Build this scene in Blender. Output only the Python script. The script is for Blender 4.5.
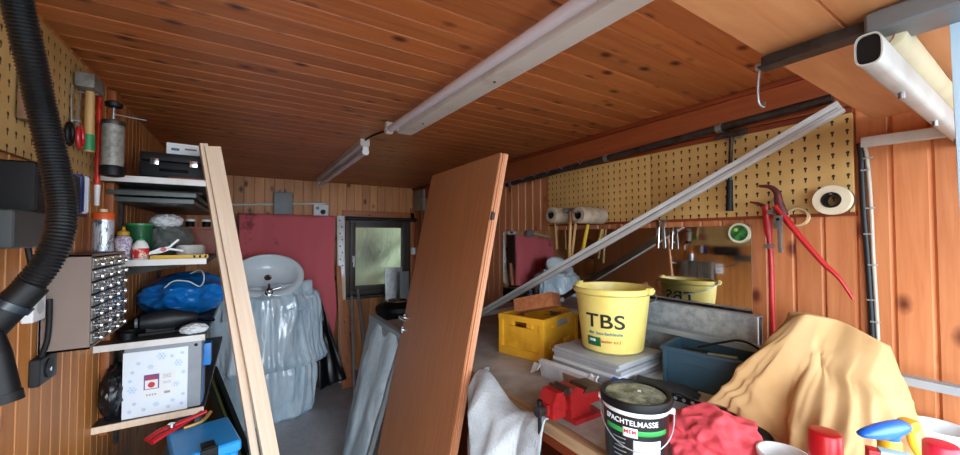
import bpy, bmesh, math, random
from mathutils import Vector, Matrix, Euler, noise
for o in list(bpy.data.objects): bpy.data.objects.remove(o)
SC = bpy.context.scene
COL = SC.collection
# ---------------------------------------------------------------- camera
F_PX, YAW, PITCH, EYE = 370.0, math.radians(32.0), math.radians(1.5), 1.6
cd = bpy.data.cameras.new('camera'); cam = bpy.data.objects.new('camera', cd); COL.objects.link(cam)
cd.sensor_width = 36.0; cd.lens = F_PX/960*36; cd.clip_start = 0.02
cam.location = (0, 0, EYE); cam.rotation_euler = (math.pi/2+PITCH, 0, -YAW)
SC.camera = cam
# ---------------------------------------------------------------- sky light (overcast daylight through the open garage front)
wd = bpy.data.worlds.new('overcast_sky'); SC.world = wd; wd.use_nodes = True
nt = wd.node_tree; bg = nt.nodes['Background']
tc = nt.nodes.new('ShaderNodeTexCoord'); sp = nt.nodes.new('ShaderNodeSeparateXYZ'); rp = nt.nodes.new('ShaderNodeValToRGB')
nt.links.new(tc.outputs['Generated'], sp.inputs[0]); nt.links.new(sp.outputs['Z'], rp.inputs[0]); nt.links.new(rp.outputs[0], bg.inputs['Color'])
rp.color_ramp.elements[0].position = 0.0; rp.color_ramp.elements[0].color = (0.82, 0.94, 1.06, 1)
rp.color_ramp.elements[1].position = 0.80; rp.color_ramp.elements[1].color = (0.16, 0.20, 0.24, 1)
re_ = rp.color_ramp.elements.new(0.42); re_.color = (0.82, 0.94, 1.06, 1)
bg.inputs['Strength'].default_value = 4.4
pl = bpy.data.lights.new('sky_portal', 'AREA'); pl.shape = 'RECTANGLE'; pl.size = 2.4; pl.size_y = 2.3; pl.energy = 1
plo = bpy.data.objects.new('sky_portal', pl); COL.objects.link(plo); plo.location = (0.66, -0.32, 1.12); plo.rotation_euler = (math.pi/2, 0, 0)
pl.cycles.is_portal = True
SC.view_settings.view_transform = 'Standard'; SC.view_settings.look = 'None'
SC.view_settings.gamma = 1.0; SC.view_settings.use_curve_mapping = False
SC.view_settings.exposure = 1.33
SC.cycles.max_bounces = 8; SC.cycles.diffuse_bounces = 5; SC.cycles.glossy_bounces = 4; SC.cycles.transmission_bounces = 6; SC.cycles.transparent_max_bounces = 8
SC.cycles.caustics_reflective = False; SC.cycles.caustics_refractive = False
SC.cycles.sample_clamp_indirect = 4.0
# ---------------------------------------------------------------- room measures
XL, XR, YB, ZC, YF = -0.52, 1.85, 4.60, 2.24, -0.30
BZ, BX = 0.94, 0.91                                  # bench top height, bench front edge
_F = Vector((math.sin(YAW)*math.cos(PITCH), math.cos(YAW)*math.cos(PITCH), math.sin(PITCH)))
_R = Vector((math.cos(YAW), -math.sin(YAW), 0)); _U = _R.cross(_F)
def W(px, py, X=None, Y=None, Z=None, d=None):
    """world point seen at a photo position, on the plane X=, Y= or Z= (or at depth d)"""
    r = _R*((px-480)/F_PX) - _U*((py-227.5)/F_PX) + _F
    if X is not None: t = X/r.x
    elif Y is not None: t = Y/r.y
    elif Z is not None: t = (Z-EYE)/r.z
    else: t = d
    return Vector((0, 0, EYE)) + r*t
# ---------------------------------------------------------------- mesh helpers
def fr(M=None): return M if M is not None else Matrix.Identity(4)
def rot(rx=0, ry=0, rz=0, loc=(0,0,0)):
    return Matrix.Translation(Vector(loc)) @ Euler((math.radians(rx), math.radians(ry), math.radians(rz))).to_matrix().to_4x4()
def axis_frame(p0, p1, up=Vector((0,0,1))):
    z = (p1-p0).normalized()
    if abs(z.dot(up)) > 0.98: up = Vector((1,0,0))
    x = up.cross(z).normalized(); y = z.cross(x)
    return Matrix(((x.x,y.x,z.x,p0.x),(x.y,y.y,z.y,p0.y),(x.z,y.z,z.z,p0.z),(0,0,0,1)))
def smooth_path(pts, k=6):
    pts = [Vector(p) for p in pts]
    if len(pts) < 3: return pts
    out = []
    P = [pts[0]*2-pts[1]] + pts + [pts[-1]*2-pts[-2]]
    for i in range(1, len(P)-2):
        a, b, c, d = P[i-1:i+3]
        for j in range(k):
            t = j/k
            out.append(0.5*((2*b)+(c-a)*t+(2*a-5*b+4*c-d)*t*t+(3*b-a-3*c+d)*t**3))
    out.append(pts[-1]); return out
class MB:
    def __init__(s): s.bm = bmesh.new()
    def box(s, c, size, M=None, bev=0.0, seg=2):
        t = bmesh.new(); bmesh.ops.create_cube(t, size=1.0)
        for v in t.verts: v.co = Vector((v.co.x*size[0], v.co.y*size[1], v.co.z*size[2]))
        if bev > 0: bmesh.ops.bevel(t, geom=list(t.edges), offset=min(bev, min(size)*0.45), segments=seg, affect='EDGES', profile=0.7)
        m = fr(M) @ Matrix.Translation(Vector(c))
        return s._add(t, m)
    def _add(s, t, m=None):
        mp = {}
        for v in t.verts: mp[v] = s.bm.verts.new((m @ v.co) if m is not None else v.co)
        for f in t.faces:
            try: s.bm.faces.new([mp[v] for v in f.verts])
            except ValueError: pass
        t.free(); return s
    def bar(s, p0, p1, w, h, up=Vector((0,0,1)), bev=0.0):
        p0, p1 = Vector(p0), Vector(p1); L = (p1-p0).length
        return s.box((0,0,L/2), (w,h,L), axis_frame(p0,p1,Vector(up)), bev)
    def loft(s, rings, caps=True, closed=True):
        R = [[s.bm.verts.new(p) for p in r] for r in rings]; n = len(R[0])
        for a, b in zip(R, R[1:]):
            for i in range(n if closed else n-1):
                j = (i+1) % n
                s.bm.faces.new((a[i], a[j], b[j], b[i]))
        if caps and closed:
            s.bm.faces.new(list(reversed(R[0]))); s.bm.faces.new(R[-1])
        return s
    def cyl(s, p0, p1, r0, r1=None, n=20, caps=True):
        p0, p1 = Vector(p0), Vector(p1); r1 = r0 if r1 is None else r1; A = axis_frame(p0,p1); L = (p1-p0).length
        g = lambda r, z: [A @ Vector((r*math.cos(2*math.pi*i/n), r*math.sin(2*math.pi*i/n), z)) for i in range(n)]
        return s.loft([g(r0,0), g(r1,L)], caps)
    def tube(s, pts, r, n=10, k=6, caps=True, flat=1.0):
        P = smooth_path(pts, k) if k else [Vector(p) for p in pts]
        rs = r if callable(r) else (lambda t: r)
        rings = []; up = None
        for i, p in enumerate(P):
            t = (P[min(i+1,len(P)-1)]-P[max(i-1,0)]).normalized()
            if up is None:
                up = Vector((0,0,1)) if abs(t.z) < 0.9 else Vector((1,0,0))
            x = up.cross(t).normalized(); y = t.cross(x); up = y
            rr = rs(i/(len(P)-1))
            rings.append([p + x*(rr*math.cos(2*math.pi*j/n)) + y*(rr*flat*math.sin(2*math.pi*j/n)) for j in range(n)])
        return s.loft(rings, caps)
    def lathe(s, prof, M=None, n=32, caps=True, sx=1, sy=1):
        m = fr(M)
        return s.loft([[m @ Vector((max(r,1e-4)*sx*math.cos(2*math.pi*i/n), max(r,1e-4)*sy*math.sin(2*math.pi*i/n), z)) for i in range(n)] for r, z in prof], caps)
    def prism(s, poly, z0, z1, M=None):
        m = fr(M)
        return s.loft([[m @ Vector((x,y,z0)) for x,y in poly], [m @ Vector((x,y,z1)) for x,y in poly]])
    def grid(s, fn, nu, nv, closed=False):
        V = [[s.bm.verts.new(fn(i/(nu if closed else nu-1), j/(nv-1))) for i in range(nu)] for j in range(nv)]
        for j in range(nv-1):
            for i in range(nu if closed else nu-1):
                k = (i+1) % nu
                s.bm.faces.new((V[j][i], V[j][k], V[j+1][k], V[j+1][i]))
        return s
    def crumple(s, c, rad, seed=0, amp=0.25, freq=3.0, sub=5, floor=None, M=None, fold=None):
        t = bmesh.new(); bmesh.ops.create_icosphere(t, subdivisions=sub, radius=1.0)
        c = Vector(c); m = fr(M)
        for v in t.verts:
            p = v.co.copy(); q = p*freq + Vector((seed*7.1, seed*3.3, seed*1.7))
            if fold: q = Vector((q.x*fold[0], q.y*fold[1], q.z*fold[2]))
            n1 = noise.noise(q); n2 = noise.noise(q*2.3); n3 = noise.noise(q*5.1)
            k = 1 + amp*((1-2*abs(n1))*0.6 + (0.5-abs(n2))*0.5 + n3*0.14)
            w = m @ Vector((p.x*rad[0]*k, p.y*rad[1]*k, p.z*rad[2]*k)) + c
            if floor is not None and w.z < floor: w.z = floor + 0.002*(n3+1)
            v.co = w
        return s._add(t)
    def build(s, name, mat, parent=None, sharp=40, solid=0.0, weld=True, sub=0):
        if weld: bmesh.ops.remove_doubles(s.bm, verts=s.bm.verts, dist=1e-5)
        bmesh.ops.recalc_face_normals(s.bm, faces=s.bm.faces)
        for f in s.bm.faces: f.smooth = True
        if sharp < 180:
            for e in s.bm.edges:
                if len(e.link_faces) != 2 or e.calc_face_angle(0) > math.radians(sharp): e.smooth = False
        me = bpy.data.meshes.new(name); s.bm.to_mesh(me); s.bm.free()
        o = bpy.data.objects.new(name, me); COL.objects.link(o)
        for m in (mat if isinstance(mat, (list,tuple)) else [mat]): me.materials.append(m)
        if parent is not None: o.parent = parent
        if solid: md = o.modifiers.new('thickness','SOLIDIFY'); md.thickness = solid; md.offset = 0
        if sub: md = o.modifiers.new('smooth','SUBSURF'); md.levels = sub; md.render_levels = sub
        return o
def tag(o, label, cat, group=None, kind=None):
    if label: o['label'] = label
    if cat: o['category'] = cat
    if group: o['group'] = group
    if kind: o['kind'] = kind
    return o
def thing(name, label, cat, loc=(0,0,0), rz=0, group=None, M=None):
    o = bpy.data.objects.new(name, None); COL.objects.link(o); o.empty_display_size = 0.05
    if M is not None: o.matrix_world = M
    else: o.location = loc; o.rotation_euler = (0,0,math.radians(rz))
    return tag(o, label, cat, group)
def struct(o): o['kind'] = 'structure'; return o
def place(o, loc, rz=0, rx=0, ry=0):
    o.location = loc; o.rotation_euler = (math.radians(rx), math.radians(ry), math.radians(rz)); return o
def dup(root, loc, rz=0, label=None):
    r = root.copy(); COL.objects.link(r); r.location = loc; r.rotation_euler = (0,0,math.radians(rz))
    if label: r['label'] = label
    for ch in list(root.children):
        c = ch.copy(); COL.objects.link(c); c.parent = r
        for g in ch.children:
            e = g.copy(); COL.objects.link(e); e.parent = c
    return r
def lettering(name, text, size, mat, parent, M=None, warp=None, depth=0.0006, bold=False, slant=0, sx=1.0, align='CENTER'):
    """raised lettering as a mesh; warp maps flat (x,y,z) to the surface it is printed on"""
    cu = bpy.data.curves.new(name, 'FONT'); cu.body = text; cu.size = size; cu.extrude = depth; cu.align_x = align; cu.align_y = 'CENTER'
    if bold: cu.offset = size*0.014; cu.space_character = 1.06
    cu.shear = slant
    to = bpy.data.objects.new(name, cu); COL.objects.link(to); bpy.context.view_layer.update()
    me = bpy.data.meshes.new_from_object(to.evaluated_get(bpy.context.evaluated_depsgraph_get()))
    bpy.data.objects.remove(to)
    me.name = name
    if warp:
        b = bmesh.new(); b.from_mesh(me); bmesh.ops.triangulate(b, faces=b.faces)
        bmesh.ops.subdivide_edges(b, edges=[e for e in b.edges if e.calc_length() > size*0.35], cuts=2)
        b.to_mesh(me); b.free()
    for v in me.vertices:
        p = Vector((v.co.x*sx, v.co.y, v.co.z))
        v.co = warp(p) if warp else fr(M) @ p
    me.materials.clear(); me.materials.append(mat)
    o = bpy.data.objects.new(name, me); COL.objects.link(o)
    if parent is not None: o.parent = parent
    return o
# ---------------------------------------------------------------- materials
def lin(h):
    h = h.lstrip('#'); c = [int(h[i:i+2],16)/255 for i in (0,2,4)]
    return tuple(x/12.92 if x <= 0.04045 else ((x+0.055)/1.055)**2.4 for x in c)
class NT:
    def __init__(s, name):
        s.m = bpy.data.materials.new(name); s.m.use_nodes = True; s.t = s.m.node_tree; s.b = s.t.nodes['Principled BSDF']; s.out = s.t.nodes['Material Output']
    def n(s, t, **k):
        x = s.t.nodes.new('ShaderNode'+t)
        for a, v in k.items(): setattr(x, a, v)
        return x
    def l(s, a, b): s.t.links.new(a, b)
    def math(s, op, a, b=0.0, c=None):
        x = s.n('Math', operation=op)
        for i, v in enumerate((a, b) if c is None else (a, b, c)):
            if isinstance(v, (int, float)): x.inputs[i].default_value = v
            else: s.l(v, x.inputs[i])
        return x.outputs[0]
    def mix(s, f, a, b, mode='MIX'):
        x = s.n('Mix', data_type='RGBA', blend_type=mode)
        for sock, v in ((x.inputs[0], f), (x.inputs[6], a), (x.inputs[7], b)):
            if isinstance(v, (int, float)): sock.default_value = v
            elif isinstance(v, tuple): sock.default_value = (*v[:3], 1)
            else: s.l(v, sock)
        return x.outputs[2]
    def ramp(s, f, stops):
        x = s.n('ValToRGB'); e = x.color_ramp.elements
        while len(e) < len(stops): e.new(0.5)
        for i, (p, c) in enumerate(stops):
            e[i].position = p; e[i].color = (*c, 1) if isinstance(c, tuple) else (c, c, c, 1)
        s.l(f, x.inputs[0]); return x.outputs[0]
    def coord(s, scale=(1,1,1), loc=(0,0,0), rot=(0,0,0)):
        c = s.n('TexCoord'); m = s.n('Mapping'); m.inputs['Scale'].default_value = scale; m.inputs['Location'].default_value = loc; m.inputs['Rotation'].default_value = rot
        s.l(c.outputs['Object'], m.inputs[0]); return m.outputs[0]
    def noise(s, vec, scale, detail=3, rough=0.55, dist=0):
        x = s.n('TexNoise'); x.inputs['Scale'].default_value = scale; x.inputs['Detail'].default_value = detail; x.inputs['Roughness'].default_value = rough; x.inputs['Distortion'].default_value = dist
        if vec is not None: s.l(vec, x.inputs['Vector'])
        return x.outputs[0]
    def bump(s, h, strength=0.3, dist=0.005):
        x = s.n('Bump'); x.inputs['Strength'].default_value = strength; x.inputs['Distance'].default_value = dist
        s.l(h, x.inputs['Height']); s.l(x.outputs[0], s.b.inputs['Normal'])
    def fin(s, col=None, rough=0.6, metal=0.0, spec=None, trans=0.0, ior=None, coat=0.0):
        if col is not None:
            if isinstance(col, tuple): s.b.inputs['Base Color'].default_value = (*col[:3], 1)
            else: s.l(col, s.b.inputs['Base Color'])
        if isinstance(rough, (int, float)): s.b.inputs['Roughness'].default_value = rough
        else: s.l(rough, s.b.inputs['Roughness'])
        s.b.inputs['Metallic'].default_value = metal
        if spec is not None: s.b.inputs['Specular IOR Level'].default_value = spec
        if trans: s.b.inputs['Transmission Weight'].default_value = trans
        if ior: s.b.inputs['IOR'].default_value = ior
        if coat: s.b.inputs['Coat Weight'].default_value = coat
        return s.m
def plain(name, hexc, rough=0.5, metal=0.0, var=0.12, scale=9.0, bump=0.0, bscale=60.0, **k):
    t = NT(name); c = lin(hexc) if isinstance(hexc, str) else hexc
    v = t.coord()
    n = t.noise(v, scale, 4)
    col = t.ramp(n, [(0.3, tuple(x*(1-var) for x in c)), (0.7, tuple(min(1, x*(1+var)) for x in c))])
    if bump: t.bump(t.noise(v, bscale, 3), bump, 0.003)
    return t.fin(col, rough, metal, **k)
def dirty(name, hexc, hexd, rough=0.5, metal=0.0, scale=6.0, lo=0.45, hi=0.65, bump=0.0, **k):
    t = NT(name); v = t.coord(); n = t.noise(v, scale, 6, 0.65)
    col = t.mix(t.ramp(n, [(lo, 0.0), (hi, 1.0)]), lin(hexc), lin(hexd))
    if bump: t.bump(t.noise(v, scale*8, 3), bump, 0.003)
    return t.fin(col, rough, metal, **k)
def wood(name, light, dark, along='Z', rough=0.55, grain=26.0, knots=0.0, plank=None, across='X', third='Y', off=0.0, knotcol='#3a1608', bump=0.12, knotscale=4.0, pv=0.22):
    """timber: grain runs along one axis, optional boards of a given width, optional knots"""
    t = NT(name); c = t.n('TexCoord'); s = t.n('SeparateXYZ'); t.l(c.outputs['Object'], s.inputs[0])
    A, X, T = s.outputs[along], s.outputs[across], s.outputs[third]
    if plank: idx = t.math('FLOOR', t.math('DIVIDE', t.math('SUBTRACT', X, off), plank))
    else: idx = t.math('MULTIPLY', X, 0.0)
    cv = t.n('CombineXYZ'); t.l(t.math('ADD', t.math('MULTIPLY', A, 1.6), t.math('MULTIPLY', idx, 3.71)), cv.inputs[0]); t.l(t.math('MULTIPLY', X, grain), cv.inputs[1]); t.l(t.math('MULTIPLY', T, grain), cv.inputs[2])
    g = t.noise(cv.outputs[0], 1.6, 5, 0.6, 0.4)
    col = t.ramp(g, [(0.25, lin(dark)), (0.72, lin(light))])
    if plank:
        w = t.n('TexWhiteNoise', noise_dimensions='1D'); t.l(idx, w.inputs['W'])
        col = t.mix(1.0, col, t.ramp(w.outputs[0], [(0.0, 1-pv), (1.0, 1+pv*0.4)]), 'MULTIPLY')
    if knots:
        kv = t.n('CombineXYZ'); t.l(t.math('ADD', t.math('MULTIPLY', A, knotscale), t.math('MULTIPLY', idx, 5.3)), kv.inputs[0]); t.l(t.math('MULTIPLY', X, knotscale*1.7), kv.inputs[1]); t.l(t.math('MULTIPLY', idx, 0.83), kv.inputs[2])
        vo = t.n('TexVoronoi', feature='F1', voronoi_dimensions='3D'); vo.inputs['Scale'].default_value = 1.0; t.l(kv.outputs[0], vo.inputs['Vector'])
        dd = t.math('ADD', vo.outputs['Distance'], t.math('MULTIPLY', t.math('SUBTRACT', t.noise(c.outputs['Object'], 60, 2), 0.5), 0.05))
        k = t.ramp(dd, [(0.06*knots, 1.0), (0.11*knots, 0.6), (0.19*knots, 0.0)])
        col = t.mix(k, col, lin(knotcol))
    if bump: t.bump(g, bump, 0.002)
    return t.fin(col, rough)
# ---------------------------------------------------------------- common materials
m_ceil = wood('ceiling_pine', '#c87c44', '#a85a2c', 'X', 0.42, 24, 1.25, 0.094, 'Y', 'Z', YF, '#4a1a08', 0.1, 6.5, 0.22)
m_wr = wood('right_wall_pine', '#d68c5a', '#bc6c3e', 'Z', 0.45, 24, 1.25, 0.089, 'Y', 'X', YF, '#6a2c12', 0.1, 5.5, 0.22)
m_wl = wood('left_wall_pine', '#c98746', '#ab6429', 'Z', 0.5, 24, 0.8, 0.072, 'Y', 'X', YF, '#5a2810', 0.1, 3.0, 0.25)
m_wb = wood('back_wall_pine', '#d8985e', '#bc7846', 'Z', 0.5, 22, 1.0, 0.094, 'X', 'Y', XL, '#4a1c0a', 0.1, 4.0, 0.2)
m_gd = wood('garage_door_pine', '#d89a68', '#c27e4c', 'X', 0.4, 16, 1.0, 0.135, 'Y', 'Z', -0.725, '#6c3014', 0.08, 2.6, 0.12)
m_frame = plain('dark_brown_window_paint', '#33241d', 0.5)
m_trimw = wood('lintel_wood', '#b06a36', '#8d4a22', 'X', 0.5, 30, 0.5, None, 'Z', 'Y')
m_black = plain('black_plastic', '#0c0d0f', 0.5, var=0.2, bump=0.06, bscale=200, spec=0.25)
m_rubber = plain('black_rubber', '#111213', 0.6, var=0.2, spec=0.3)
m_dark = plain('charcoal_plastic', '#1c1f22', 0.45, var=0.15, spec=0.35)
m_steel = dirty('worn_steel', '#a3a5a6', '#77736d', 0.36, 0.85, 14, 0.5, 0.7)
m_darksteel = dirty('dark_steel', '#4a4543', '#33291f', 0.5, 0.7, 16)
m_chrome = plain('chrome', '#d6d8da', 0.14, 1.0, var=0.04)
m_white = plain('white_plastic', '#dfe2e2', 0.4, var=0.05)
m_offw = dirty('aged_white_enamel', '#d9d8d2', '#b4ada0', 0.42, 0.0, 5, 0.5, 0.8)
m_alu = dirty('dull_aluminium', '#b9bdbf', '#93979a', 0.42, 0.55, 10, 0.45, 0.7)
m_pine = wood('raw_pine_lath', '#ead4bc', '#dcc0a0', 'Z', 0.6, 40, 0.45, None, 'X', 'Y', knotcol='#8a5c34', bump=0.08)
m_red = plain('red_paint', '#b31b22', 0.38, var=0.12)
m_handle = wood('ash_tool_handle', '#c39a62', '#a27742', 'Z', 0.5, 60)
m_blue = plain('bright_blue_plastic', '#1878c4', 0.38, var=0.1)
m_greenp = plain('green_plastic', '#1f7a45', 0.45)
m_orange = plain('orange_plastic', '#d0561c', 0.45)
m_yel = dirty('yellow_bucket_plastic', '#ecd97c', '#e0cb68', 0.36, 0.0, 5, 0.45, 0.75)
m_yelc = dirty('amber_crate_plastic', '#e6a82c', '#c98e1e', 0.42, 0.0, 7, 0.5, 0.75)
m_paper = plain('white_paper_label', '#e4e6e6', 0.7, var=0.04)
# ---------------------------------------------------------------- the room shell
def boards(mb, u0, u1, w, a0, a1, off, place3, gw=0.0045, gd=0.007, th=0.03):
    """tongue-and-groove boards: profile across u, extruded a0..a1; place3(u, depth, a) -> point (depth>0 goes behind the face)"""
    prof = [(u0, 0)]
    k = math.ceil((u0-off)/w + 1e-6)
    while off + k*w < u1 - 1e-4:
        j = off + k*w
        if j - gw > u0 + 1e-4 and j + gw < u1 - 1e-4: prof += [(j-gw, 0), (j-0.0008, gd), (j+0.0008, gd), (j+gw, 0)]
        k += 1
    prof += [(u1, 0), (u1, th), (u0, th)]
    mb.loft([[place3(u, d, a0) for u, d in prof], [place3(u, d, a1) for u, d in prof]])
mb = MB(); boards(mb, YF, YB+0.03, 0.094, XL-0.03, XR+0.03, YF, lambda u,d,a: Vector((a, u, ZC+d)))
struct(mb.build('ceiling', m_ceil, sharp=20))
mb = MB(); boards(mb, YF, YB+0.03, 0.089, 0, ZC+0.03, YF, lambda u,d,a: Vector((XR+d, u, a)), 0.0075, 0.008)
struct(mb.build('wall_right', m_wr, sharp=20))
mb = MB(); boards(mb, YF, YB+0.03, 0.072, 0, ZC+0.03, YF, lambda u,d,a: Vector((XL-d, u, a)))
struct(mb.build('wall_left', m_wl, sharp=20))
wx0, wx1 = W(345, 250, Y=YB).x, W(409, 250, Y=YB).x
wz0, wz1 = W(378, 293, Y=YB).z, W(378, 219, Y=YB).z
mb = MB(); pb = lambda u,d,a: Vector((u, YB+d, a))
boards(mb, XL, wx0, 0.094, 0, ZC+0.03, XL, pb); boards(mb, wx1, XR, 0.094, 0, ZC+0.03, XL, pb)
boards(mb, wx0, wx1, 0.094, 0, wz0, XL, pb); boards(mb, wx0, wx1, 0.094, wz1, ZC+0.03, XL, pb)
struct(mb.build('wall_back', m_wb, sharp=20))
t = NT('grey_concrete'); v = t.coord(); n = t.noise(v, 2.2, 7, 0.65); n2 = t.noise(v, 30, 4)
c = t.ramp(n, [(0.3, lin('#a6a7a8')), (0.5, lin('#bdbfc2')), (0.68, lin('#d6d9dc'))]); c = t.mix(0.25, c, t.ramp(n2, [(0.3, 0.25), (0.7, 0.6)]))
t.bump(n2, 0.15, 0.004); m_conc = t.fin(c, 0.5)
struct(MB().box(((XL+XR)/2, (YF+YB)/2, -0.05), (XR-XL+0.06, YB-YF+0.06, 0.1)).build('floor', m_conc))
m_drive = dirty('pale_paving', '#a8a6a0', '#8d8a84', 0.85, 0.0, 3)
struct(MB().box((0.66, YF-6.03, -0.06), (16, 12, 0.1)).build('driveway', m_drive))
# window in the back wall
win = thing('window_1', None, None, ((wx0+wx1)/2, YB, wz0)); struct(win); del_c = None
ww, wh = wx1-wx0, wz1-wz0
def ring_frame(mb, w, h, t, y0, y1, z0=0.0, bev=0.004):
    mb.box((-w/2+t/2, (y0+y1)/2, z0+h/2), (t, y1-y0, h), bev=bev); mb.box((w/2-t/2, (y0+y1)/2, z0+h/2), (t, y1-y0, h), bev=bev)
    mb.box((0, (y0+y1)/2, z0+t/2), (w-2*t, y1-y0, t), bev=bev); mb.box((0, (y0+y1)/2, z0+h-t/2), (w-2*t, y1-y0, t), bev=bev)
    return mb
ring_frame(MB(), ww, wh, 0.055, -0.035, 0.05).build('window_frame', m_frame, win)
sash = ring_frame(MB(), ww-0.10, wh-0.10, 0.06, -0.055, 0.02, 0.05).build('sash', m_frame, win)
t = NT('rippled_glass'); v = t.coord((1,1,0.45)); t.bump(t.noise(v, 26, 3), 0.7, 0.02); m_glass = t.fin((0.78,0.79,0.74), 0.28, trans=1.0, ior=1.35)
MB().box((0, -0.005, wh/2), (ww-0.215, 0.008, wh-0.215)).build('pane', m_glass, sash)
h = MB().box((-ww/2+0.085, -0.061, wh*0.47), (0.028, 0.012, 0.075), bev=0.004).cyl((-ww/2+0.085,-0.065,wh*0.49), (-ww/2+0.085,-0.095,wh*0.49), 0.009, n=12)
h.bar((-ww/2+0.085,-0.095,wh*0.49+0.008), (-ww/2+0.080,-0.095,wh*0.49-0.11), 0.018, 0.014, (0,1,0), 0.004).build('window_handle', m_white, win)
MB().box((0, -0.07, -0.015), (ww+0.06, 0.15, 0.03), bev=0.006).build('window_sill', m_darksteel, win)
struct(MB().box(((wx0+wx1)/2+0.02, YB-0.012, wz1+0.055), (ww+0.12, 0.024, 0.075), bev=0.003).build('trim_1', m_trimw))
rl = tag(MB().cyl((wx0-0.02, YB-0.075, wz1-0.005), (wx1+0.10, YB-0.075, wz1-0.005), 0.022, n=14).box((wx0+0.03, YB-0.04, wz1-0.005), (0.03, 0.08, 0.05)).box((wx1+0.05, YB-0.04, wz1-0.005), (0.03, 0.08, 0.05)).build('blind_rail', m_dark), 'dark tube rail across the top of the back window', 'rail')
struct(MB().box((wx1+0.035, YB-0.012, (wz0+wz1)/2-0.1), (0.05, 0.024, wh+0.5), bev=0.003).build('trim_2', wood('side_casing','#b9703a','#94502a','Z',0.5,30,0.5)))
# garden hedge outside the window
m_hedge = dirty('hedge_green', '#6c7458', '#363d2e', 0.8, 0.0, 9)
tag(MB().crumple(((wx0+wx1)/2+0.3, YB+0.95, 1.0), (1.8, 0.45, 1.25), 3, 0.35, 5, 6).build('hedge', m_hedge), 'green garden hedge seen through the rippled window glass', 'hedge', kind='stuff')
# right wall: fascia strip under the ceiling and battens in the far corner
m_dkred = wood('dark_red_pine', '#8a3c1c', '#6a2a12', 'Y', 0.5, 30, 0.4, None, 'Z', 'X')
struct(MB().box((XR-0.008, 2.48, ZC-0.083), (0.016, 4.2, 0.165), bev=0.003).build('trim_3', wood('fascia_shaded_brown', '#a4552c', '#87401e', 'Y', 0.5, 30, 0.6, None, 'Z', 'X')))  # red-brown board, darkened further to paint in the shade under the ceiling
struct(MB().box((XR-0.016, 2.45, ZC-0.012), (0.032, 4.3, 0.024), bev=0.006).build('trim_8', m_dkred))
mb = MB()
for i in range(5): mb.box((XR-0.018, 3.35+i*0.24, 1.05), (0.036, 0.05, 2.0), bev=0.004)
struct(mb.build('trim_4', wood('batten_brown', '#8a4a24', '#6a3418', 'Z', 0.5, 30)))
struct(MB().box((XL+0.015, 2.2, 1.5), (0.03, 0.075, 1.46), bev=0.01).build('trim_5', wood('stud_brown', '#a8602c', '#80441e', 'Z', 0.5, 30, 0.5)))
# overhead garage door, open, lying under the ceiling
gd = thing('garage_door', 'open overhead garage door of pine boards hanging under the ceiling', 'garage door', (0.66, -0.2, 2.0))
mb = MB(); boards(mb, -0.525, 0.55, 0.135, -1.14, 1.13, -0.525, lambda u,d,a: Vector((a, u, d)), 0.003, 0.004, 0.035)
mb.build('door_panel', m_gd, gd, sharp=20)
p = W(763, 70, Z=1.97); q = W(880, 35, Z=1.97)
x_ = p.x-0.66
MB().box((x_, p.y+0.2-0.085, -0.017), (0.020, 0.17, 0.026), bev=0.002).box((x_-0.010, p.y+0.2-0.085, -0.0315), (0.036, 0.17, 0.004)).build('angle_iron', m_darksteel, gd)
hk = MB().cyl((x_, p.y+0.2-0.015, -0.02), (x_, p.y+0.2+0.012, -0.02), 0.009, n=12).tube([(x_, p.y+0.205, -0.02), (x_, p.y+0.21, -0.06), (x_+0.003, p.y+0.21, -0.098), (x_+0.012, p.y+0.205, -0.108), (x_+0.018, p.y+0.205, -0.098)], 0.0028, 8)
hk.build('hook', m_steel, gd)
m_post = plain('pale_blue_arm_paint', '#bcdcf2', 0.35, var=0.04)
la, lb = W(964, -6, d=0.62), W(988, 440, d=0.62); gl = gd.location
MB().bar(la-gl, lb-gl, 0.032, 0.032, (1,0,0), 0.008).build('lift_arm', m_post, gd)
# ---------------------------------------------------------------- ceiling lamps
def batten_lamp(name, label, x, y0, y1, wide, tube_side=-1):
    o = thing(name, label, 'lamp', (x, (y0+y1)/2, ZC), group='ceiling tube lamps'); L = y1-y0
    if wide:
        MB().prism([(-0.040,0),(-0.034,-0.046),(-0.026,-0.055),(0.05,-0.055),(0.075,-0.040),(0.080,-0.032),(0.066,-0.028),(0.055,0)], -L/2, L/2, rot(-90) @ Matrix.Scale(-1,4,(0,1,0))).build('housing', m_offw, o)
        tx, tz = -0.088, -0.052
    else:
        MB().prism([(-0.03,0),(-0.03,-0.04),(-0.022,-0.048),(0.022,-0.048),(0.03,-0.04),(0.03,0)], -L/2, L/2, rot(-90) @ Matrix.Scale(-1,4,(0,1,0))).build('housing', m_offw, o)
        tx, tz = 0.006, -0.082
    MB().cyl((tx, -L/2+0.03, tz), (tx, L/2-0.03, tz), 0.019, n=20).build('tube', m_tube, o)
    for s in (-1, 1):
        MB().box((tx, s*(L/2-0.018), tz+0.012), (0.04, 0.034, 0.066), bev=0.012).box((tx+0.035 if wide else tx, s*(L/2-0.018), tz+0.022), (0.06 if wide else 0.03, 0.028, 0.03)).cyl((tx, s*(L/2-0.04), tz), (tx, s*(L/2-0.004), tz), 0.022, n=18).build('lampholder', m_white if not wide else m_offw, o)
    if wide:
        for k in (-0.38, 0.0, 0.36):
            MB().cyl((0.012, k*L, -0.0545), (0.012, k*L, -0.0575), 0.006, n=12).build('screw', m_darksteel, o)
    return o
m_tube = plain('unlit_tube_glass', '#d3cfd8', 0.25, var=0.03)
place_ = batten_lamp('tube_lamp', 'large white tube lamp on the ceiling nearest the garage door', 0.765, 0.28, 2.0, True); place_.rotation_euler = (0, 0, math.radians(2.2))
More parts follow.
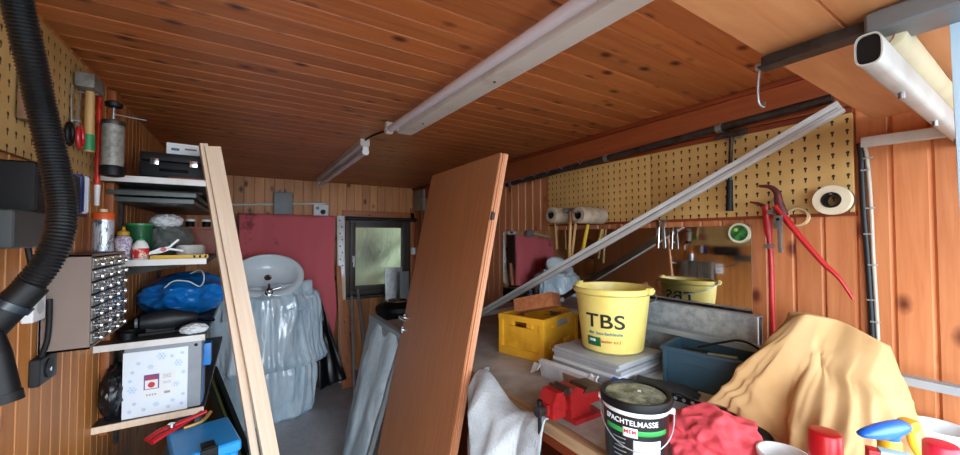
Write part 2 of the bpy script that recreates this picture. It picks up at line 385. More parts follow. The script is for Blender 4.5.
batten_lamp('tube_lamp', 'smaller bare tube lamp on the ceiling close to the back wall', 0.635, 2.43, 4.3, False)
tag(MB().tube([(0.735,1.99,ZC-0.006),(0.70,2.1,ZC-0.006),(0.65,2.3,ZC-0.006),(0.635,2.45,ZC-0.006)], 0.006, 8).build('lamp_cable', m_dark), 'short cable on the ceiling joining the two tube lamps', 'cable')
# ---------------------------------------------------------------- right wall: mirror, pegboard, pipe
m_mirror = NT('dusty_mirror'); v = m_mirror.coord(); n = m_mirror.noise(v, 5, 5)
m_mirror = m_mirror.fin((0.80,0.80,0.79), m_mirror.ramp(n, [(0.35, 0.02), (0.8, 0.10)]), 1.0)
XM = 1.82
tag(MB().box((XM+0.008, (0.728+2.55)/2, 1.33), (0.010, 2.55-0.728, 0.64), bev=0.001).build('mirror', m_mirror), 'long frameless mirror on the right wall below the pegboard', 'mirror')
def pegmat(name, h1, h2, along):
    t = NT(name); c = t.n('TexCoord'); s = t.n('SeparateXYZ'); t.l(c.outputs['Object'], s.inputs[0])
    u = t.math('SUBTRACT', t.math('FRACT', t.math('DIVIDE', s.outputs[along], 0.040)), 0.5); w = t.math('SUBTRACT', t.math('FRACT', t.math('DIVIDE', s.outputs['Z'], 0.040)), 0.5)
    u = t.math('MULTIPLY', u, 0.040); w = t.math('MULTIPLY', w, 0.040)
    r = t.math('SQRT', t.math('ADD', t.math('POWER', u, 2.0), t.math('POWER', t.math('SUBTRACT', w, 0.004), 2.0)))
    hole = t.math('LESS_THAN', r, 0.0052)
    slot = t.math('MULTIPLY', t.math('LESS_THAN', t.math('ABSOLUTE', u), 0.0024), t.math('MULTIPLY', t.math('LESS_THAN', w, 0.004), t.math('GREATER_THAN', w, -0.010)))
    h = t.math('MAXIMUM', hole, slot)
    n = t.noise(t.coord(), 6, 4); base = t.ramp(n, [(0.3, lin(h2)), (0.7, lin(h1))])
    t.bump(t.math('SUBTRACT', 1.0, h), 0.6, 0.004)
    return t.fin(t.mix(h, base, lin('#2a1a0c')), 0.6)
m_peg = pegmat('right_pegboard', '#c9a263', '#b88f50', 'Y'); m_pegl = pegmat('left_pegboard', '#c2a066', '#ad8a50', 'Y')
YP0, YPM, YP1, ZP0, ZP1 = 0.407, 1.187, 1.99, 1.69, 2.045
tag(MB().box((1.823, (YP0+YPM)/2-0.001, (ZP0+ZP1)/2), (0.012, YPM-YP0-0.002, ZP1-ZP0), bev=0.002).build('pegboard', m_peg), 'tan pegboard panel holding the hammer and the red bolt cutter', 'pegboard', 'pegboards on the right wall')
tag(MB().box((1.823, (YPM+YP1)/2+0.001, (ZP0+ZP1)/2), (0.012, YP1-YPM-0.002, ZP1-ZP0), bev=0.002).build('pegboard', m_peg), 'tan pegboard panel with the paper rolls at its far end', 'pegboard', 'pegboards on the right wall')
struct(MB().box((XR-0.009, (YP0+YP1)/2, ZP1+0.012), (0.036, YP1-YP0, 0.02)).box((XR-0.009, (YP0+YP1)/2, ZP0-0.006), (0.03, YP1-YP0, 0.012)).build('trim_7', m_dkred))
pp = thing('pipe', 'dark steel pipe fixed along the top of the right wall', 'pipe', (1.79, 1.45, 2.06))
MB().cyl((0.0,-1.0,0.045), (0,1.0,-0.03), 0.017, n=14).build('pipe_tube', m_darksteel, pp)
for y in (-0.62, 0.0, 0.94):
    MB().box((0.03, y, 0.008-y*0.037), (0.06, 0.02, 0.012)).cyl((0,y-0.012,0.008-y*0.037),(0,y+0.012,0.008-y*0.037),0.022,n=14).build('pipe_clamp', m_steel, pp)
for i, py in enumerate((1.62, 1.78, 1.92, 2.06, 2.2)):
    z = 2.06+0.008-(py-1.45)*0.037
    tag(MB().tube([(1.795,py,z+0.0175),(1.78,py,z+0.024),(1.765,py,z+0.01),(1.74,py-0.01,z-0.006),(1.71,py-0.015,z+0.004)], 0.003, 8).build('wire_hook', m_steel), 'small bent wire hook in the row over the pipe', 'hook', 'wire hooks on the pipe')
# left pegboard
YQ1 = 2.0
tag(MB().box((XL+0.008, (YF+0.35+YQ1)/2, 2.01), (0.012, YQ1-YF-0.35, 0.40), bev=0.002).build('pegboard', m_pegl), 'tan pegboard on the left wall above the organiser', 'pegboard')
# ---------------------------------------------------------------- workbench
m_bench = dirty('stained_bench_top', '#b8b4ae', '#857e76', 0.55, 0.0, 4, 0.4, 0.7, 0.1)
m_edge = wood('worn_bench_edge', '#b79a76', '#7a5a3c', 'Y', 0.65, 40, 0.3, None, 'X', 'Z')
wb = thing('workbench', 'long grey-topped workbench along the right wall', 'workbench', ((BX+1.8)/2, 1.45, 0))
MB().box((0.02, 0, BZ-0.015), (1.8-BX-0.04, 2.9, 0.03), bev=0.002).build('bench_top', m_bench, wb)
MB().box((-(1.8-BX)/2+0.02, 0, BZ-0.021), (0.04, 2.9, 0.042), bev=0.006).build('front_edge', m_edge, wb)
for x in (-0.36, 0.40):
    for y in (-1.35, -0.02, 1.35):
        MB().box((x, y, (BZ-0.03)/2), (0.07, 0.07, BZ-0.03), bev=0.004).build('leg', m_dkred, wb)
MB().box((0.02, 0, 0.32), (0.80, 2.8, 0.025), bev=0.002).build('lower_shelf', m_dkred, wb)
MB().box((-0.36, 0, BZ-0.085), (0.03, 2.64, 0.09)).build('apron', m_dkred, wb)
# ---------------------------------------------------------------- leaning door
def frame_from(o, xaxis, yaxis):
    x = Vector(xaxis).normalized(); y = Vector(yaxis); y = (y - x*y.dot(x)).normalized(); z = x.cross(y)
    return Matrix(((x.x,y.x,z.x,o[0]),(x.y,y.y,z.y,o[1]),(x.z,y.z,z.z,o[2]),(0,0,0,1)))
DX0, DS, DY0, DY1 = 0.672, 0.206, 1.4725, 2.29
dl = math.hypot(2.01, 2.01*DS)
# local: x along Y (door width), y up the leaf, z = x cross y (towards the room's left side)
MD = frame_from((DX0+0.001, DY0, 0.0), (0,1,0), (DS,0,1))
dr = thing('wooden_door', 'brown veneered door leaf leaning against the workbench', 'door', M=MD)
m_ven = wood('brown_veneer', '#b47a50', '#a0683f', 'Y', 0.42, 34, 0, None, 'X', 'Z', bump=0.04)
m_dedge = wood('door_edge_pine', '#e0a47c', '#cf8c62', 'Y', 0.5, 60, 0, None, 'X', 'Z', bump=0.05)
wd_ = DY1-DY0
MB().box((wd_/2+0.006, dl/2, -0.004), (wd_-0.012, dl-0.002, 0.008)).box((wd_/2+0.006, dl/2, -0.036), (wd_-0.012, dl-0.002, 0.008)).build('leaf_face', m_ven, dr)
MB().prism([(0,-0.001),(wd_,-0.001),(wd_,-0.039),(0.014,-0.039),(0.014,-0.026),(0.004,-0.026),(0.004,-0.018),(0,-0.018)], 0.001, dl-0.001, Matrix(((1,0,0,0),(0,0,1,0),(0,1,0,0),(0,0,0,1)))).build('leaf_edge', m_dedge, dr)
for hy in (dl-0.32, 0.28):
    MB().cyl((0.003,hy-0.020,-0.032),(0.003,hy+0.020,-0.032),0.006,n=12).box((0.006,hy,-0.026),(0.006,0.036,0.020)).build('hinge', m_darksteel, dr)
hz = W(407, 319, Y=DY1-0.03); hy = hz.z*dl/2.01
for s in (1,-1):
    zz = 0.0 if s > 0 else -0.04
    MB().cyl((wd_-0.03,hy,zz),(wd_-0.03,hy,zz+s*0.010),0.024,n=20).cyl((wd_-0.03,hy,zz+s*0.008),(wd_-0.03,hy,zz+s*0.042),0.009,n=14).tube([(wd_-0.03,hy,zz+s*0.042),(wd_-0.05,hy,zz+s*0.046),(wd_-0.10,hy,zz+s*0.044),(wd_-0.135,hy-0.004,zz+s*0.042)],0.0085,10).build('door_handle', m_chrome, dr)
    MB().cyl((wd_-0.03,hy-0.075,zz),(wd_-0.03,hy-0.075,zz+s*0.008),0.022,n=20).cyl((wd_-0.03,hy-0.075,zz+s*0.006),(wd_-0.03,hy-0.075,zz+s*0.014),0.009,n=14).build('keyhole_rosette', m_chrome, dr)
# ---------------------------------------------------------------- shelves on the left wall
S1, S2, S3, S4 = 1.855, 1.505, 1.165, 0.845          # shelf tops
SX0, SX1, SY0, SY1 = XL+0.002, -0.16, 2.07, 3.45
m_shelf = dirty('dark_shelf_board', '#3a3b3a', '#26241f', 0.5, 0.0, 8)
sh = thing('shelving_unit', 'dark four-board shelving unit along the left wall with pale front edges', 'shelf', ((SX0+SX1)/2, SY0, 0))
for z in (S1, S2, S3, S4):
    b = MB().box((0, (SY1-SY0)/2+0.004, z-0.0125), (SX1-SX0, SY1-SY0-0.004, 0.025)).build('shelf_board', m_shelf, sh)
    MB().box((0, 0.002, z-0.0125), (SX1-SX0, 0.008, 0.0262), bev=0.001).build('front_edging', m_offw if z != S4 else m_pine, b)
for y in (0.30, 1.2):
    MB().box((-(SX1-SX0)/2+0.008, y, 1.3), (0.014, 0.028, 1.3)).build('upright', m_darksteel, sh)
    for z in (S1, S2, S3, S4):
        MB().prism([(0,0),(0.30,0),(0.30,-0.012),(0.02,-0.06),(0,-0.06)], -0.002, 0.002, Matrix.Translation((-(SX1-SX0)/2+0.012, y, z-0.0252)) @ rot(90)).build('bracket', m_darksteel, sh)
tag(MB().box(((SX0+SX1)/2-0.02, 2.75, S1-0.062), (0.30, 1.2, 0.02), bev=0.002).box(((SX0+SX1)/2-0.02, 2.72, S1-0.09), (0.28, 1.1, 0.02), bev=0.002).build('stored_panels', dirty('grey_green_panel', '#4b524e', '#343a37', 0.4, 0, 5)), 'grey boards slung under the top shelf on the left', 'board')
# --- top shelf
o = thing('tool_case', 'black plastic tool case on the top left shelf', 'case', (-0.295, 2.30, S1))
MB().box((0,0,0.055), (0.25,0.22,0.07), bev=0.012).box((0,0,0.010), (0.24,0.20,0.02), bev=0.006).build('case_body', m_black, o)
MB().box((0,0,0.112), (0.25,0.22,0.04), bev=0.014).build('case_lid', m_black, o)
for x in (-0.07, 0.07): MB().box((x,-0.114,0.088), (0.03,0.008,0.03), bev=0.003).build('latch', m_chrome, o)
MB().tube([(-0.045,-0.110,0.05),(-0.04,-0.125,0.05),(0.04,-0.125,0.05),(0.045,-0.110,0.05)],0.006,8).build('carry_handle', m_black, o)
o = thing('small_box', 'small white carton lying on the black tool case', 'box', (-0.275, 2.30, S1+0.132), 4)
MB().box((0,0,0.03), (0.125,0.10,0.06), bev=0.003).build('carton', m_paper, o)
MB().box((-0.03,-0.0505,0.03), (0.03,0.001,0.012)).box((0.028,-0.0505,0.035), (0.045,0.001,0.008)).build('printed_mark', plain('blue_grey_print','#52637c',0.6), o)
o = tag(MB().lathe([(0.005,0.0),(0.006,0.022),(0.03,0.05),(0.031,0.056),(0.028,0.055),(0.005,0.024)], rot(0,100,0,(-0.205,2.24,S1+0.165))).build('funnel', m_red), 'small red funnel on its side on top of the black tool case', 'funnel')
tag(MB().box((-0.24,2.13,S1+0.006), (0.13,0.05,0.012), bev=0.002).build('wood_offcut', m_dkred), 'reddish wooden offcut on the front of the top left shelf', 'wood')
# --- second shelf
def bottle(name, label, cat, loc, prof, mat, cap, capmat, band=None, bandmat=None, rz=0, extra=None):
    o = thing(name, label, cat, loc, rz)
    MB().lathe(prof, n=24).build('bottle_body', mat, o)
    MB().lathe(cap, n=20).build('cap', capmat, o)
    if band: MB().lathe(band, n=24, caps=False).build('paper_label', bandmat, o, solid=0.0004)
    return o
m_clear = NT('milky_plastic').fin((0.80,0.82,0.80), 0.35)
t = NT('lilac_speckled_label'); v = t.noise(t.coord(), 60, 3); m_lilac = t.fin(t.ramp(v, [(0.42, lin('#e3dce4')), (0.55, lin('#8d74a4')), (0.62, lin('#dcd3dc'))]), 0.6)
bottle('glue_bottle', 'small lilac-patterned bottle with a yellow cap between spray can and glue', 'bottle', (-0.452, 2.14, S2), [(0.027,0),(0.029,0.004),(0.029,0.085),(0.022,0.098),(0.012,0.103)], m_lilac, [(0.014,0.102),(0.02,0.103),(0.019,0.118),(0.008,0.124),(0.004,0.14),(0.001,0.141)], plain('mustard_cap','#c79a2a',0.5))
bottle('glue_bottle', 'white glue bottle with red label and green pointed tip', 'bottle', (-0.392, 2.115, S2), [(0.026,0),(0.028,0.004),(0.028,0.05),(0.022,0.068),(0.012,0.082)], m_clear, [(0.013,0.081),(0.013,0.09),(0.006,0.096),(0.003,0.125),(0.001,0.126)], m_greenp, [(0.0287,0.005),(0.0287,0.048)], dirty('red_cream_label','#c4242a','#e8d8b8',0.5,0,40,0.5,0.62))
o = thing('paint_tin', 'green lidded tin behind the small bottles on the second shelf', 'tin', (-0.43, 2.29, S2))
MB().lathe([(0.046,0),(0.047,0.003),(0.047,0.145),(0.049,0.15)], n=28).build('tin_body', plain('green_tin','#1d5a36',0.4), o)
MB().lathe([(0.05,0.148),(0.051,0.151),(0.05,0.158),(0.044,0.158),(0.043,0.154),(0.001,0.154)], n=28).build('tin_lid', plain('green_lid','#2f8a4d',0.35), o)
o = thing('spring_clamp', 'white plastic spring clamp lying beside the red-labelled glue', 'clamp', (-0.318, 2.125, S2+0.008), 8)
for s in (1,-1):
    MB().prism([(-0.055,s*0.004),(-0.01,s*0.012),(0.02,s*0.008),(0.06,s*0.030),(0.065,s*0.024),(0.025,s*0.001),(-0.05,s*0.0)][::s], -0.008, 0.008, rot(90,0,0,(0,0,0.032)) @ rot(0,0,18)).build('clamp_jaw', m_white, o)
MB().cyl((0.0,-0.012,0.033),(0.0,0.012,0.033),0.010,n=14).build('pivot', m_red, o)
MB().box((-0.02,0,-0.004),(0.05,0.02,0.008)).build('clamp_foot', m_white, o)
tag(MB().lathe([(0.03,0),(0.055,0.002),(0.056,0.05),(0.05,0.058),(0.03,0.058)], n=30).build('masking_tape', dirty('white_tape','#dcdcd8','#b6b4ac',0.5)), 'thick white roll of tape on the right of the second shelf', 'tape').location = (-0.235, 2.25, S2)
o = thing('folding_rule', 'yellow wooden folding rule on the front of the second shelf', 'ruler', (-0.255, 2.09, S2), 2)
MB().box((0,0,0.0085),(0.20,0.017,0.017),bev=0.002).build('rule_legs', plain('rule_yellow','#d2a52c',0.5), o)
for x in (-0.085,0.085): MB().cyl((x,0,0.017),(x,0,0.0185),0.006,n=12).build('rivet', m_steel, o)
for i in range(3): MB().box((0.05+i*0.02,-0.0088,0.0085),(0.008,0.0008,0.012)).build('scale_mark', m_black, o)
tag(MB().crumple((-0.345,2.47,S2+0.075),(0.085,0.10,0.078),11,0.3,2.6,4,S2).build('plastic_bag', plain('smoky_bag','#6f746f',0.3)), 'grey crumpled plastic bag at the back of the second shelf', 'bag')
tag(MB().crumple((-0.355,2.45,S2+0.175),(0.055,0.055,0.032),17,0.35,2.6,4).build('paper_wad', m_paper), 'crumpled white paper on top of the grey plastic bag', 'paper')
o = thing('wooden_box', 'long low brown wooden box at the back of the second shelf', 'box', (-0.245, 2.82, S2))
MB().box((0,0,0.07),(0.16,0.40,0.14),bev=0.004).build('box_body', m_dkred, o); MB().box((0,0,0.147),(0.168,0.41,0.014),bev=0.003).build('box_lid', m_dkred, o)
for i, (x, y) in enumerate(((-0.29,2.72),(-0.215,2.74))):
    o = thing('film_canister', ['black canister with white lid standing on the brown box, left one', 'black canister with white lid standing on the brown box, right one'][i], 'canister', (x, y, S2+0.154))
    MB().lathe([(0.02,0),(0.021,0.004),(0.021,0.03),(0.024,0.034)], n=18).build('canister', m_black, o); MB().lathe([(0.025,0.033),(0.026,0.036),(0.022,0.046),(0.001,0.049)], n=18).build('lid', m_white, o)
# --- third shelf
m_bluebag = plain('blue_sack', '#1476c8', 0.3, var=0.18)
tag(MB().crumple((-0.305,2.78,S3+0.105),(0.185,0.26,0.105),5,0.25,1.5,5,S3).build('blue_sack', m_bluebag), 'bright blue crumpled plastic sack on the third shelf', 'bag')
o = thing('hand_sander', 'black corded hand sander lying on the third shelf', 'power tool', (-0.315, 2.22, S3), 8)
MB().loft([[Vector((x, w*math.cos(a), 0.055+h*math.sin(a))) for a in [2*math.pi*i/20 for i in range(20)]] for x, w, h in ((-0.095,0.012,0.012),(-0.09,0.032,0.032),(-0.04,0.040,0.045),(0.02,0.040,0.048),(0.06,0.030,0.034),(0.10,0.024,0.026),(0.115,0.012,0.014))]).build('motor_housing', m_dark, o)
MB().box((-0.02,0,0.006),(0.15,0.085,0.012),bev=0.004).box((-0.02,0,0.018),(0.10,0.05,0.02)).build('sanding_plate', m_rubber, o)
MB().cyl((-0.098,0,0.055),(-0.108,0,0.055),0.022,n=20).build('end_cap', plain('grey_cap','#5e6468',0.4), o)
MB().tube([(0.11,0,0.055),(0.16,0.0,0.045),(0.18,0.08,0.012),(0.10,0.20,0.010)],0.005,8).build('mains_cord', m_rubber, o)
tag(MB().crumple((-0.205,2.13,S3+0.018),(0.045,0.035,0.022),23,0.3,3,4,S3).build('white_rag', plain('white_cotton','#d8dcde',0.8)), 'white balled-up rag on the front corner of the third shelf', 'rag')
tag(MB().tube([(-0.37,2.52,S3+0.17),(-0.33,2.50,S3+0.205),(-0.27,2.50,S3+0.20),(-0.22,2.50,S3+0.17),(-0.20,2.48,S3+0.215),(-0.22,2.52,S3+0.255),(-0.27,2.58,S3+0.235)],0.0035,8).build('white_cable', m_white), 'thin white cable looped in front of the blue sack', 'cable')
for i, (x, y, r) in enumerate(((-0.43,2.13,0.022),(-0.445,2.22,0.03))):
    tag(MB().lathe([(r*0.5,0),(r,0.002),(r,0.03),(r*0.5,0.032)], n=22).build('wire_spool', m_rubber), ['small black spool on the third shelf, front one', 'larger black spool on the third shelf, set behind the small one'][i], 'spool').location = (x, y, S3)
# --- fourth shelf: snowflake carton
o = thing('snowflake_carton', 'white carton printed with blue snowflakes on the lowest shelf', 'box', (-0.315, 2.085, S4), -2)
m_greycard = plain('grey_card', '#8d949a', 0.6)
MB().box((0.012,0.075,0.1465),(0.262,0.14,0.291),bev=0.012).build('carton_body', m_greycard, o)
MB().box((-0.012,0.002,0.138),(0.214,0.006,0.272),bev=0.002).build('printed_front', plain('carton_white','#dfe8f0',0.5,var=0.03), o)
m_flake = plain('snowflake_blue','#8ab4d6',0.6)
def flake(x, z, r):
    sf = MB()
    for k in range(3):
        a = math.pi*k/3; d = Vector((math.cos(a),0,math.sin(a)))
        sf.bar(Vector((x,-0.0014,z))-d*r, Vector((x,-0.0014,z))+d*r, 0.0008, r*0.13, (0,1,0))
        for s in (1,-1):
            for b in (0.9,-0.9):
                e = Vector((math.cos(a+b),0,math.sin(a+b)))*s
                p0 = Vector((x,-0.0014,z))+d*(s*r*0.5); sf.bar(p0, p0+e*(r*0.38), 0.0008, r*0.10, (0,1,0))
    sf.build('snowflake_print', m_flake, o)
for x, z, r in ((0.005,0.245,0.018),(0.062,0.208,0.017),(-0.088,0.118,0.017),(0.055,0.118,0.014),(-0.03,0.205,0.011),(-0.07,0.225,0.008),(-0.088,0.19,0.007),(-0.095,0.155,0.007),(0.075,0.25,0.008),(0.04,0.24,0.007),(0.08,0.165,0.008),(-0.08,0.06,0.008),(-0.095,0.03,0.008),(-0.01,0.045,0.011),(0.045,0.05,0.009),(0.08,0.07,0.008),(0.03,0.025,0.008),(-0.05,0.03,0.008),(0.075,0.03,0.007)): flake(x, z, r)
MB().box((0.0,-0.0016,0.125),(0.105,0.0008,0.105)).build('information_panel', m_paper, o)
MB().box((-0.026,-0.0024,0.142),(0.05,0.0008,0.062)).build('picture_frame_print', plain('purple_print','#6d4a86',0.6), o)
MB().box((-0.026,-0.0032,0.132),(0.042,0.0006,0.036)).build('picture_ground', m_paper, o)
MB().cyl((-0.026,-0.0034,0.130),(-0.026,-0.004,0.130),0.012,n=12).box((-0.026,-0.0036,0.158),(0.036,0.0006,0.009)).build('picture_red', plain('red_print','#c4333c',0.6), o)
m_gp = plain('grey_print','#8f9aa3',0.6)
for i in range(5): MB().box((0.025,-0.0024,0.165-i*0.006-(0.012 if i>2 else 0)),(0.028,0.0006,0.0016)).build('print_line', m_gp, o)
for i in range(4): MB().box((-0.04+i*0.009,-0.0024,0.088),(0.005,0.0006,0.007)).build('print_icon', m_gp, o)
MB().box((0.026,-0.0024,0.090),(0.02,0.0006,0.010)).build('bar_code', m_gp, o)
MB().cyl((0.122,0.004,0.275),(0.122,0.0035,0.275),0.007,n=14).build('punched_hole', m_black, o)
tag(MB().box((-0.155,2.16,S4+0.215),(0.028,0.06,0.10),bev=0.004).box((-0.172,2.16,S4+0.10),(0.006,0.06,0.20)).build('blue_spirit_level', m_blue), 'bright blue plastic tool end sticking out beside the snowflake carton', 'tool')
tag(MB().crumple((-0.465,2.16,S4+0.10),(0.045,0.09,0.105),31,0.25,2.5,4,S4).build('black_bag', plain('black_sheet','#15171a',0.3)), 'crumpled black bag squeezed between the wall and the snowflake carton', 'bag')
# --- below the shelves
tag(MB().crumple((-0.385,1.90,0.36),(0.115,0.13,0.36),37,0.16,2.0,5,0.0).build('refuse_sack', plain('sack_black','#121316',0.28)), 'tall black refuse sack standing on the floor below the shelves', 'bag')
o = thing('bolt_cropper', 'red-handled pliers lying on the black sack below the lowest shelf', 'pliers', W(172, 428, Y=1.86), 25)
MB().tube([(-0.075,0.0,-0.012),(-0.03,0.012,0.0),(0.02,0.004,0.008),(0.11,-0.015,0.026)],lambda t:0.013-0.004*t,10,flat=0.7).build('handle', m_red, o)
MB().tube([(-0.07,-0.03,-0.016),(-0.02,-0.018,-0.004),(0.03,0.0,0.0),(0.11,0.03,0.012)],lambda t:0.013-0.004*t,10,flat=0.7).build('handle', m_red, o)
MB().cyl((-0.002,0.0,-0.008),(-0.002,0.0,0.018),0.012,n=14).build('pivot_bolt', m_chrome, o)
MB().tube([(0.03,-0.02,-0.008),(0.09,-0.02,-0.006),(0.13,0.0,0.012)],0.007,8).build('brass_jaw', plain('brass','#a9894f',0.4,0.6), o)
m_bin = plain('sky_blue_bin', '#2193de', 0.35, var=0.08)
o = thing('blue_bin', 'bright blue plastic bin at the foot of the timber battens', 'bin', (-0.145, 1.90, 0), 12)
MB().box((0,0,0.375),(0.20,0.26,0.75),bev=0.03,seg=3).build('bin_body', m_bin, o)
MB().box((0,0,0.765),(0.215,0.275,0.045),bev=0.018,seg=3).build('bin_lid', m_bin, o)
MB().box((0.0,-0.142,0.76),(0.055,0.014,0.07),bev=0.004).box((0.0,-0.11,0.792),(0.045,0.06,0.012),bev=0.004).build('latch', m_black, o)
o = thing('folded_camp_table', 'dark green folded panels with an olive strip leaning behind the battens', 'folding table', (0,0,0))
A, B = W(217, 366, d=2.42), W(252, 452, d=1.86)
dn = (B-A); sd = Vector((dn.y,-dn.x,0)).normalized()
for k, (off, mat) in enumerate(((0.0, plain('bottle_green','#1d2f2c',0.3)), (0.035, plain('olive','#6d7440',0.5)), (0.06, plain('bottle_green_edge','#22332f',0.3)))):
    a, b = A+sd*off, B+sd*off; th = sd*(0.022 if k != 1 else 0.014); dz = 0.0 if k != 1 else -0.025
    lean = Vector((-sd.x*0.02, -sd.y*0.02, 0))
    MB().loft([[a+Vector((0,0,dz)), b+Vector((0,0,dz)), Vector((b.x,b.y,0.0))+lean, Vector((a.x,a.y,0.0))+lean], [a+th+Vector((0,0,dz)), b+th+Vector((0,0,dz)), Vector((b.x,b.y,0))+th+lean, Vector((a.x,a.y,0))+th+lean]]).build('panel', mat, o)
# --- timber battens leaning on the shelves
def batten(label, pt, pb, dt, w, h, gr):
    T, Bq = W(*pt, d=dt), None
    q = W(pb[0], pb[1], d=1.66); dirv = (q-T).normalized(); base = T + dirv*(T.z/-dirv.z) if dirv.z < 0 else q
    base.z = 0
    z = (T-base).normalized(); y = Vector((-0.25,0.97,0)); y = (y - z*y.dot(z)).normalized(); x = y.cross(z)
    M = Matrix(((x.x,y.x,z.x,base.x),(x.y,y.y,z.y,base.y),(x.z,y.z,z.z,base.z),(0,0,0,1)))
    o = MB().box((0,0,(T-base).length/2+0.012),(w,h,(T-base).length),bev=0.002).build('timber_batten', m_pine); o.matrix_world = M
    return tag(o, label, 'batten', gr)
batten('raw pine batten leaning on the shelves, the wider one on the right', (212.5,150), (270.5,455), 1.70, 0.062, 0.036, None)
batten('narrow raw pine batten leaning on the shelves, left of the wide one', (203.5,147), (254.5,455), 1.69, 0.030, 0.036, None)
# ---------------------------------------------------------------- left wall things
o = thing('parts_organiser', 'grey small-parts organiser with rows of clear drawers on the left wall', 'organiser', (XL+0.003, 1.60, 1.258))
OD, OL, OH = 0.118, 0.37, 0.288
m_org = plain('taupe_sheet', '#806e64', 0.55, var=0.06)
MB().box((OD/2-0.004,0.003,OH/2),(OD-0.012,0.006,OH)).box((OD/2-0.004,OL-0.003,OH/2),(OD-0.012,0.006,OH)).box((OD/2-0.004,OL/2,0.003),(OD-0.012,OL,0.006)).box((OD/2-0.004,OL/2,OH-0.003),(OD-0.012,OL,0.006)).box((0.003,OL/2,OH/2),(0.006,OL,OH)).build('organiser_case', m_org, o)
m_drawer = plain('smoky_clear_drawer', '#6d6a60', 0.25, var=0.3, scale=40)
NR, NC = 7, 4
for r in range(NR):
    for c in range(NC):
        y = 0.008+(c+0.5)*(OL-0.016)/NC; z = 0.008+(r+0.5)*(OH-0.016)/NR
        d = MB().box((OD/2,y,z),(OD-0.016,(OL-0.016)/NC-0.006,(OH-0.016)/NR-0.006),bev=0.002).build('drawer', m_drawer, o)
        MB().lathe([(0.004,0),(0.004,0.006),(0.009,0.010),(0.008,0.016),(0.001,0.018)], rot(0,90,0,(OD-0.008,y,z-0.004)), n=12).box((OD-0.007,y,z+0.010),(0.002,0.05,0.004)).build('drawer_knob', m_chrome, d)
m_can = NT('silver_can_print'); v = m_can.noise(m_can.coord((1,1,0.35)), 42, 3, 0.6, 1.5); m_can = m_can.fin(m_can.ramp(v, [(0.42, lin('#c3c9cf')), (0.52, lin('#9fb0bf')), (0.57, lin('#1f2740')), (0.62, lin('#c8ced4'))]), 0.3, 0.4)
o = thing('spray_can', 'silver spray can with an orange collar on top of the parts organiser', 'spray can', (XL+0.075, 1.85, 1.547))
MB().lathe([(0.026,0),(0.029,0.003),(0.029,0.116)], n=28).build('can_body', m_can, o)
MB().lathe([(0.0295,0.115),(0.0298,0.138),(0.027,0.142),(0.001,0.142)], n=28).build('orange_collar', m_orange, o)
MB().lathe([(0.012,0.141),(0.011,0.154),(0.001,0.156)], n=16).build('nozzle', plain('cream_nozzle','#d8c8a0',0.5), o)
tag(MB().box((XL+0.035,1.66,1.551),(0.02,0.10,0.008),bev=0.002).box((XL+0.035,1.615,1.552),(0.021,0.02,0.009)).build('marker_pen', plain('pink_grey_marker','#8d5a5e',0.5)), 'thin reddish marker lying on top of the parts organiser', 'pen')
# hammer
o = thing('club_hammer', 'sledge hammer with grey head and green-banded handle on the left pegboard', 'hammer', (XL+0.045, 1.80, 1.895))
MB().cyl((0,0,0),(0.0,0,0.235),0.015,0.012,n=14).build('handle', m_handle, o)
MB().cyl((0,0,0.005),(0,0,0.06),0.0165,0.0155,n=16).build('green_grip', m_greenp, o)
MB().box((0,0,0.235),(0.05,0.11,0.05),bev=0.010,seg=2).build('hammer_head', dirty('rusty_grey_iron','#7b7872','#5a5048',0.55,0.4,20), o)
MB().cyl((-0.03,0,0.205),(0.02,0.0,0.205),0.003,n=8).build('peg', m_steel, o)
# scissors
o = thing('scissors', 'large scissors with red and black handles hanging on the left pegboard', 'scissors', (XL+0.03, 1.735, 1.90))
for s, m_ in ((1,m_red),(-1,m_black)):
    MB().tube([(0.006*s, s*0.022+0.022*math.cos(a), 0.035+0.035*math.sin(a)) for a in [2*math.pi*i/16 for i in range(17)]],0.006,8,k=1,caps=False).build('finger_loop', m_, o)
    MB().prism([(-0.006,0.0),(0.010,0.0),(0.006,0.10),(0.0,0.13)], -0.0015, 0.0015, Matrix.Translation((0.006*s,0,0.065)) @ rot(0,-90,0) @ rot(0,0,-90) @ rot(0,0,s*7)).build('blade', m_steel, o)
MB().cyl((-0.01,0,0.085),(0.012,0,0.085),0.006,n=12).build('scissor_pivot', m_steel, o)
# red rod with white tip
o = thing('marking_rod', 'long red rod with a white tip hanging on the left wall', 'rod', (XL+0.03, 1.955, 1.72))
MB().cyl((0,0,0.075),(0,0,0.425),0.0085,n=12).build('red_rod', plain('vivid_red','#d4301f',0.4), o)
MB().cyl((0,0,0.0),(0,0,0.078),0.0075,0.0095,n=12).build('white_tip', m_white, o)
# grease gun
o = thing('grease_gun', 'grey cylinder pump with black base hanging in front of the top shelf', 'pump', (XL+0.085, 1.89, 1.825))
MB().cyl((0,0,0.03),(0,0,0.195),0.031,n=26).build('pump_barrel', dirty('speckled_grey_barrel','#8f8d84','#6b6860',0.5,0.2,60), o)
MB().lathe([(0.02,0.0),(0.034,0.004),(0.036,0.03),(0.034,0.038),(0.031,0.04)], n=26).build('base_cap', m_black, o)
MB().lathe([(0.033,0.192),(0.034,0.196),(0.033,0.208),(0.012,0.214)], n=26).build('collar', m_darksteel, o)
MB().cyl((0,0,0.212),(0,0,0.262),0.005,n=10).build('piston_rod', m_steel, o)
MB().lathe([(0.008,0.258),(0.024,0.262),(0.026,0.276),(0.012,0.284)], n=18).build('plunger_knob', m_black, o)
MB().tube([(0,0,0.235),(0.03,0.01,0.235),(0.09,0.02,0.232)],0.002,6).build('wire_arm', m_steel, o)
